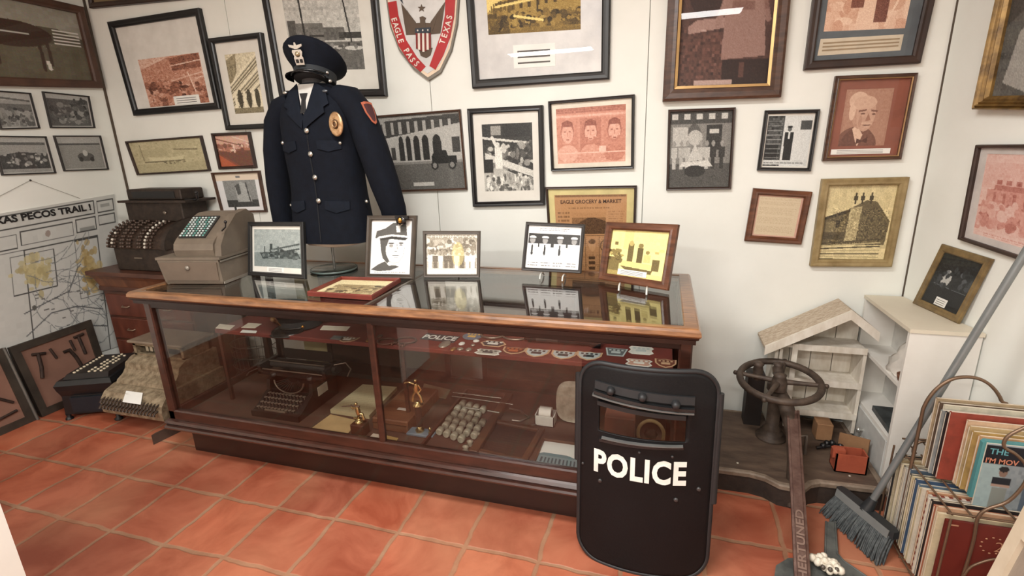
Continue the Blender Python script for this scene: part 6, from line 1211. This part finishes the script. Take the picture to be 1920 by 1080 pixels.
# ---------------- white cabinet in the right corner ----------------
WC = mat('white_laminate', (222, 219, 212), .5, c2=(216, 212, 204)); WCT = mat('cream_top', (216, 208, 190), .6, c2=(206, 196, 176), scale=2); WCI = mat('white_interior', (214, 212, 206), .7)
kx0, kx1, ky0, ky1, kz = .995, 1.155, 2.285, 2.785, .8
wc_ = thing('white_cabinet', 'white painted cabinet with two open shelves and a knobbed door in the right corner', 'cabinet', (1.08, 2.53, 0))
def cb_(x0, x1a, x1b, y0, y1, z0, z1): # right side follows the slanted wall
    return MB().loft([[(x0, y0, z), (x1b, y0, z), (x1a, y1, z), (x0, y1, z)] for z in (z0, z1)])
XR = lambda y: 1.155+.18*(2.8-y)-.006
MB().loft([[(kx0-.004, ky0-.006, z), (XR(ky0)+.0, ky0-.006, z), (XR(ky1), ky1, z), (kx0-.004, ky1, z)] for z in (kz-.016, kz)]).build('cabinet_top', WCT, wc_)
for y0, y1 in ((ky0, ky0+.018), (ky1-.018, ky1)): cb_(kx0, XR(y1)-.003, XR(y0)-.003, y0, y1, 0, kz-.016).build('side_panel', WC, wc_)
cb_(kx0+.14, XR(ky1-.02)-.003, XR(ky0+.02)-.003, ky0+.018, ky1-.018, 0, kz-.016).build('back_panel', WCI, wc_)
for z in (.545, .285, .03): cb_(kx0+.002, kx0+.14, kx0+.14, ky0+.018, ky1-.018, z-.016, z).build('shelf_board', WC, wc_)
dr = MB().bevbox((kx0-.004, ky0+.02, .032), (kx0+.012, ky1-.02, .268), .002).build('door', mat('pale_grey_door', (196, 196, 192), .5), wc_)
kn = mat('chrome_knob', (214, 212, 206), .2, .8)
for p in ((1615, 806), (1622, 824)): c = hit(*p, 0, kx0-.01); MB().lathe([(.006, 0), (.006, .012), (.014, .018), (.014, .026), (.001, .03)], (kx0-.004, c.y, c.z), 14, Matrix.Rotation(-math.pi/2, 3, 'Y')).build('knob', kn, dr)
t = thing('crumpled_cloth', 'crumpled translucent white cloth on the upper cabinet shelf', 'cloth', (1.06, 2.42, .546)); rg_ = []; r_ = random.Random(9)
for j in range(8):
    f = j/7; rad = .085*math.sin(math.pi*(.5+.48*f))+.005; rg_.append([Vector((1.062+rad*.6*math.cos(a_)*(1+.25*r_.uniform(-1, 1)), 2.42+rad*1.15*math.sin(a_)*(1+.3*r_.uniform(-1, 1)), .55+.14*f+.01*r_.uniform(-1, 1))) for a_ in [2*math.pi*i/20 for i in range(20)]])
MB().loft(rg_, smooth=True).build('cloth_folds', mat('white_gauze', (214, 208, 198), .7), t)
t = thing('wicker_bowl', 'low brown wicker bowl at the front end of the upper cabinet shelf', 'bowl', (1.04, 2.335, .545)); MB().lathe([(.02, .546), (.028, .546), (.034, .575), (.03, .575), (.024, .552), (.001, .55)], (1.035, 2.34, 0), 16).build('bowl_wall', mat('brown_wicker', (120, 78, 54), .7, c2=(84, 50, 34), scale=40), t)
tag(MB().loft([[(1.01, 2.31, z), (1.12, 2.33, z), (1.125, 2.56, z), (1.02, 2.56, z)] for z in (.286, .31)]).build('dark_book', mat('dark_marbled_cover', (62, 68, 70), .5, c2=(30, 32, 34), scale=25)), 'dark marbled book lying on the lower cabinet shelf', 'book')
t, Q, d0 = lean('framed_photo', 'gilt wooden frame with a dark group photo leaning on the white cabinet top', [(1764, 457), (1859, 486), (1794, 607), (1709, 568)], kz+.001, 4, .012, .032, mat('dull_gilt_wood', (128, 106, 68), .45, c2=(92, 74, 46), scale=20), darkgroup(), card=(.36, .82, .66, .98))
# boxes by the cabinet
ob = Z(1556, 868, .111); t = thing('orange_box', 'small open orange red box on the platform beside the white cabinet', 'box', (.86, 2.28, .111)); og = mat('orange_red_card', (166, 82, 56), .6, c2=(140, 64, 44))
mb = MB()
for a_, b_ in (((.8, 2.262), (.925, 2.268)), ((.8, 2.33), (.925, 2.336)), ((.8, 2.262), (.806, 2.336)), ((.919, 2.262), (.925, 2.336))): mb.box((*a_, .112), (*b_, .2))
mb.box((.8, 2.262, .112), (.925, 2.336, .116)); mb.build('open_carton', og, t); MB().box((.79, 2.28, .17), (.84, 2.31, .21)).build('loose_flap', og, t)
cdm = mat('corrugated_card', (150, 112, 78), .8, c2=(128, 92, 62))
tag(MB().loft([[(.86, 2.44, z), (.97, 2.4, z), (.975, 2.405, z), (.865, 2.445, z)] for z in (.111, .21)]).build('cardboard_sheet', cdm), 'brown cardboard panel slanting behind the orange red box', 'cardboard')
tag(MB().bevbox((.79, 2.52, .111), (.86, 2.6, .2), .003).build('cardboard_box', cdm), 'small brown cardboard box behind the black tangle, under the house shelf', 'box')
t = thing('black_tangle', 'small black iron fitting lying before the cardboard box on the platform', 'fitting', (.82, 2.45, .111))
mb = MB()
for i in range(5): mb.ball((.8+.018*i, 2.44+.01*(i % 2), .13+.01*(i % 3)), .016, 8)
mb.tube([(.77, 2.43, .12), (.83, 2.44, .135), (.88, 2.43, .13)], .008, 6); mb.build('fitting_body', BLK, t)
# ---------------- broom ----------------
br = thing('push_broom', 'grey bristled broom with long grey metal handle leaning against the right wall', 'broom', (.83, 2.0, 0)); BRS = mat('grey_bristles', (84, 88, 88), .8, c2=(46, 50, 52), scale=60); BH = mat('black_broom_head', (40, 42, 44), .45)
A0, A1 = Z(1540, 957, .004), Z(1652, 1062, .004); H0 = hitp(1572, 930, A0+(Vector((.05, .02, .0))), (0, 1, 0)); 
h0, h1 = Vector((.79, 2.13, .1)), Vector((.9, 1.905, .1)); dirx = (A1-A0).normalized(); mbb = MB(); r_ = random.Random(2)
for row in range(3):
    for i in range(46):
        f = (i+.5)/46; p = h0.lerp(h1, f)+Vector((.012*(row-1), .006*(row-1), -.004)); q = A0.lerp(A1, f)+Vector((.012*(row-1), .006*(row-1), 0))+Vector((r_.uniform(-.006, .006), r_.uniform(-.006, .006), 0)); mid = p.lerp(q, .5)+Vector((-.01, -.008, 0))*.6
        mbb.tube([p, mid, q], [.0042, .0045, .003], 4, cap=False)
mbb.build('bristles', BRS, br)
ax_ = (h1-h0).normalized(); sd = Vector((-ax_.y, ax_.x, 0))
def hb(s_, w_, z): return h0+ax_*s_+sd*w_+Vector((0, 0, z))
Lh = (h1-h0).length
MB().loft([[hb(s_, -.022*k, -.012), hb(s_, .022*k, -.012), hb(s_, .02*k, .02), hb(s_, -.02*k, .02)] for s_, k in ((-.012, .6), (.01, 1), (Lh-.01, 1), (Lh+.012, .6))]).build('broom_head', BH, br)
MB().loft([[hb(s_, -.024, -.012), hb(s_, -.019, .02), hb(s_, -.022, .021), hb(s_, -.027, -.012)] for s_ in (0, Lh)]).build('worn_edge', mat('grey_worn_plastic', (122, 124, 122), .5), br)
hc = h0.lerp(h1, .5); q1 = hit(1650, 915, 1, 2.0); q2 = hit(1920, 478, 1, 1.98)
hd = (q2-hc).normalized()
MB().tube([hc+Vector((0, 0, .01)), hc+hd*.07], [.026, .016], 10).build('socket', BH, br); MB().tube([hc+hd*.05, hc+hd*(q2-hc).length*1.12], .0125, 12).build('handle', mat('grey_tube', (126, 130, 130), .35, .3, c2=(112, 116, 116)), br)
# ---------------- record rack and records ----------------
WI = mat('brown_wire', (122, 98, 78), .4, .5)
rk = thing('record_rack', 'two tier wire record rack with a tall hooped handle at the lower right', 'rack', (1.08, 1.88, 0))
def smooth(pts, k=4):
    pts = [Vector(p) for p in pts]
    if len(pts) < 4: return pts
    out = []
    for i in range(len(pts)-1):
        a, b, c, d = pts[max(i-1, 0)], pts[i], pts[i+1], pts[min(i+2, len(pts)-1)]
        for j in range(k):
            t = j/k; out.append(.5*((2*b)+(c-a)*t+(2*a-5*b+4*c-d)*t*t+(3*b-a-3*c+d)*t*t*t))
    return out+[pts[-1]]
def wire(pts, nm, r=.0036, closed=False):
    pts = smooth(pts); MB().tube(pts, r, 6, closed=closed).build(nm, WI, rk)
rx_, ry0, ry1 = .925, 1.665, 2.10
for x in (.925, 1.06, 1.22): wire([(x, ry0, .03), (x, ry1, .03)], 'bottom_wire')
for y in (ry0, 1.88, ry1): wire([(.92, y, .025), (1.24, y, .025)], 'bottom_wire')
for x in (.945, 1.0, 1.12, 1.2): wire([(x, 1.69, .374), (x, 2.04, .374)], 'tier_wire')
wire([(.93, 1.69, .378), (1.22, 1.69, .378)], 'tier_wire'); wire([(.93, 2.0, .378), (1.22, 2.0, .378)], 'tier_wire')
hp = [X(px, py, 1.97) for px, py in ((1724, 800), (1733, 762), (1752, 733), (1778, 714), (1805, 707), (1835, 710), (1860, 725), (1878, 752), (1884, 790))]
wire([Vector((hp[0].x, 1.97, .03))]+hp+[Vector((hp[-1].x, 1.97, .03))], 'hoop_handle', .006)
for x in (.93, 1.23): wire([(x, ry1, 0), (x, ry1-.01, .374)], 'upright'); wire([(x, ry0, 0), (x, ry0, .374)], 'upright')
fr = [X(px, py, 1.685) for px, py in ((1925, 800), (1890, 818), (1883, 838), (1905, 852), (1925, 875), (1922, 905), (1890, 940), (1850, 955), (1833, 972), (1826, 1010), (1812, 1060), (1800, 1095))]
wire(fr, 'front_scroll', .005); wire([X(px, py, 1.668) for px, py in ((1808, 1078), (1822, 1062), (1855, 1050), (1880, 1048))], 'front_scroll', .004)
sc = [X(px, py, 2.08) for px, py in ((1700, 823), (1728, 824), (1752, 826))]; wire([X(1692, 822, 2.08)]+sc, 'rear_scroll'); wire([X(a, b, 2.08) for a, b in ((1714, 860), (1712, 843), (1722, 830), (1740, 827))], 'rear_scroll', .005); wire([X(a, b, 2.08) for a, b in ((1700, 826), (1718, 850))], 'rear_scroll', .003); wire([X(a, b, 2.08) for a, b in ((1730, 828), (1750, 855))], 'rear_scroll', .003)
r_ = random.Random(21)
cols = [('black edged', (48, 46, 46)), ('cream', (206, 192, 160)), ('tan', (176, 154, 118)), ('pale cream', (214, 200, 168)), ('white edged dark', (96, 88, 76)), ('light grey', (178, 174, 164)), ('slate blue', (84, 98, 112)), ('dark grey', (88, 84, 78)), ('cream spined', (200, 184, 146)), ('yellowed', (190, 168, 120)), ('navy blue', (62, 82, 108)), ('faded blue', (96, 116, 132)), ('pale tan', (196, 178, 140)), ('off white', (208, 200, 182)), ('orange brown', (188, 138, 104)), ('red and white checked', (196, 186, 174)), ('white', (216, 208, 194)), ('near black', (40, 34, 32)), ('salmon', (176, 108, 80)), ('rose beige', (190, 150, 120)), ('cream backed', (214, 196, 160))]
nrec = len(cols); lowx = .932
for i, (nm, c_) in enumerate(cols):
    f = i/nrec; y = 2.055-f*.345; x = lowx+r_.uniform(-.004, .006); z1 = .352+r_.uniform(-.008, .006); w_ = .30+r_.uniform(-.01, .004)
    neigh = 'rearmost' if i == 0 else 'just before the %s one' % cols[i-1][0]
    m_ = mat('sleeve_%s' % nm.replace(' ', '_'), c_, .6, c2=tuple(v*.82 for v in c_), scale=14)
    t = thing('record_album', '%s record sleeve, lower rack tier, %s' % (nm, neigh), 'record', (x+w_/2, y, .036), 0, 'records in the lower rack tier')
    MB().box((x, y, .036), (x+w_, y+.011, z1)).build('sleeve_cover', m_, t)
    mb = MB().box((x-.0012, y+.003, .04), (x+.002, y+.006, z1-.004)).box((x+.004, y+.003, z1-.002), (x+w_-.004, y+.006, z1+.0012)); mb.build('paper_edge', CAP if i % 3 else wc, t)
    if 'checked' in nm:
        mb = MB()
        for k in range(12): mb.box((x-.002, y+.001, .05+k*.025), (x+.0005, y+.010, .061+k*.025)); mb.box((x+.01+k*.024, y+.001, z1-.0005), (x+.021+k*.024, y+.01, z1+.002))
        mb.build('red_checks', mat('check_red', (126, 56, 42), .6), t)
t = thing('record_album', 'dark red record sleeve printed 20 with a dot ring, frontmost in lower tier', 'record', (lowx+.15, 1.69, .036), 0, 'records in the lower rack tier'); dk = mat('deep_red_sleeve', (104, 34, 26), .45, c2=(90, 28, 22))
MB().box((lowx, 1.688, .036), (lowx+.3, 1.698, .352)).build('sleeve_cover', dk, t); 
text_mb('20', .04, (lowx+.165, 1.6875, .262), (1, 0, 0), (0, 0, 1), .0006, -.01).build('printed_number', mat('dull_gold_print', (186, 138, 106), .6), t)
mb = MB()
for k in range(11): a_ = 2*math.pi*k/11; mb.ball((lowx+.135+.032*math.cos(a_), 1.687, .283+.03*math.sin(a_)), .004, 6, (1, .3, .7))
mb.build('dot_ring', bpy.data.materials['dull_gold_print'], t); MB().box((lowx+.012, 1.687, .335), (lowx+.035, 1.688, .339)).build('small_print', bpy.data.materials['dull_gold_print'], t)
up_ = [('brown backed', (170, 148, 116), 1757, 747, 1.955, .27), ('dark brown', (96, 76, 60), 1763, 755, 1.94, .27), ('cream white', (206, 198, 176), 1772, 760, 1.925, .27), ('grey photo', (142, 144, 142), 1767, 770, 1.91, .255), ('black spined', (38, 30, 30), 1776, 773, 1.895, .26), ('brick red ribbed', (146, 62, 46), 1784, 773, 1.88, .26), ('cream pink edged', (206, 172, 140), 1816, 789, 1.862, .255), ('straw tan', (182, 156, 112), 1820, 800, 1.848, .25), ('golden weave', (174, 142, 84), 1826, 810, 1.834, .24), ('peach edged', (206, 164, 122), 1838, 818, 1.82, .235)]
for i, (nm, c_, px, py, y, w_) in enumerate(up_):
    p = X(px, py, y); m_ = mat('sleeve_%s' % nm.replace(' ', '_'), c_, .6, c2=tuple(v*.8 for v in c_), scale=20)
    t = thing('record_album', '%s record sleeve, upper rack tier, %s' % (nm, 'rearmost' if i == 0 else 'just before the %s one' % up_[i-1][0]), 'record', (p.x+w_/2, y, .38), 0, 'records in the upper rack tier')
    MB().box((p.x, y, .38), (p.x+w_, y+.01, p.z)).build('sleeve_cover', m_, t); MB().box((p.x-.001, y+.003, .384), (p.x+.002, y+.006, p.z-.003)).box((p.x+.003, y+.003, p.z-.002), (p.x+w_-.003, y+.006, p.z+.0012)).build('paper_edge', wc, t)
tb = X(1841, 823, 1.80); t = thing('record_album', 'turquoise spined record sleeve right behind the lettered picture single', 'record', (tb.x+.1, 1.805, .38), 0, 'records in the upper rack tier'); tq = mat('turquoise_sleeve', (78, 138, 140), .5, c2=(66, 120, 124))
q_ = X(1814, 928, 1.80); MB().loft([[(q_.x, y, q_.z), (q_.x+.2, y, q_.z), (tb.x+.2, y, tb.z), (tb.x+.006, y, tb.z), (tb.x, y, tb.z-.008)] for y in (1.79, 1.806)]).build('sleeve_cover', tq, t)
TL, BLp = X(1852, 831, 1.785), X(1822, 948, 1.785); TLc, Wd, Hh = TL, .2, TL.z-BLp.z
cvr = Cv(90, 76, .55).noise(.04, 4).tint((50, 54, 58), (118, 126, 130), (190, 196, 194)); D_ = (30, 32, 38)
cvr.crect(0, .03, 1, .3, (26, 26, 32)); cvr.crect(0, .0, 1, .03, (150, 160, 166)); cvr.crect(.0, .3, .3, 1, (150, 172, 170), .6); cvr.cell(.3, .42, .055, .07, (120, 96, 84)); cvr.cell(.3, .37, .065, .045, (30, 28, 30)); cvr.crect(.18, .5, .42, .62, D_); cvr.crect(.18, .6, .42, .65, (150, 126, 112)); cvr.crect(.2, .66, .4, .98, (120, 124, 118)); cvr.crect(.6, .5, 1, .98, (58, 72, 88), .7)
t = thing('record_single', 'picture record sleeve with a man in black, frontmost in the upper tier', 'record', (TL.x+.1, 1.78, .38), 0, 'records in the upper rack tier')
Pf = lambda u, v: Vector(((BLp.x*v+TL.x*(1-v))+u*Wd, 1.7845, TL.z-v*Hh))
MB().loft([[Pf(a_, b_)+Vector((0, dy, 0)) for a_, b_ in ((0, 0), (1, 0), (1, 1), (0, 1))] for dy in (.0004, .006)]).build('sleeve_back', wc, t); pm_ = print_mesh('sleeve_picture', Pf, cvr, t)
text_mb('THE', .021, Pf(.05, .15)+Vector((0, -.0005, 0)), (1, 0, 0), (0, 0, 1), .0004, .02, 'LEFT', .95).build('lettering', mat('sky_letters', (98, 160, 168), .6), pm_)
text_mb("I'M MOV", .019, Pf(.02, .29)+Vector((0, -.0005, 0)), (1, 0, 0), (0, 0, 1), .0004, .02, 'LEFT', .9).build('lettering', mat('salmon_letters', (206, 132, 104), .6), pm_)
# ---------------- cream crate bottom right ----------------
cc = thing('cream_crate', 'cream painted wooden crate standing close in the bottom right corner', 'crate', (1.1, 1.2, 0)); CRM = mat('cream_paint_wood', (212, 200, 178), .6, c2=(190, 176, 152), scale=6); GRN = mat('grey_grained_panel', (150, 138, 124), .6, c2=(112, 102, 92), scale=5, stretch=(2, 6, 1))
e0, e1 = X(1925, 938, 1.32), X(1850, 1080, 1.32); sl = (e0-e1)/(e0.z-e1.z)
def ep(z, y, dx=0): p = e1+sl*(z-e1.z); return Vector((p.x+dx, y, z))
MB().loft([[ep(0, 1.32), ep(0, 1.32, .3), ep(0, 1.285, .3), ep(0, 1.285)], [ep(.78, 1.32), ep(.78, 1.32, .3), ep(.78, 1.285, .3), ep(.78, 1.285)]]).build('rear_board', CRM, cc)
MB().loft([[ep(0, 1.285, .012), ep(0, 1.285, .3), ep(0, 1.1, .3), ep(0, 1.1, .012)], [ep(.74, 1.285, .012), ep(.74, 1.285, .3), ep(.74, 1.1, .3), ep(.74, 1.1, .012)]]).build('grained_panel', GRN, cc)
MB().loft([[ep(.62, 1.285, -.004), ep(.62, 1.285, .3), ep(.62, 1.09, .3), ep(.62, 1.09, -.004)], [ep(.645, 1.285, -.004), ep(.645, 1.285, .3), ep(.645, 1.09, .3), ep(.645, 1.09, -.004)]]).build('cross_batten', CRM, cc)
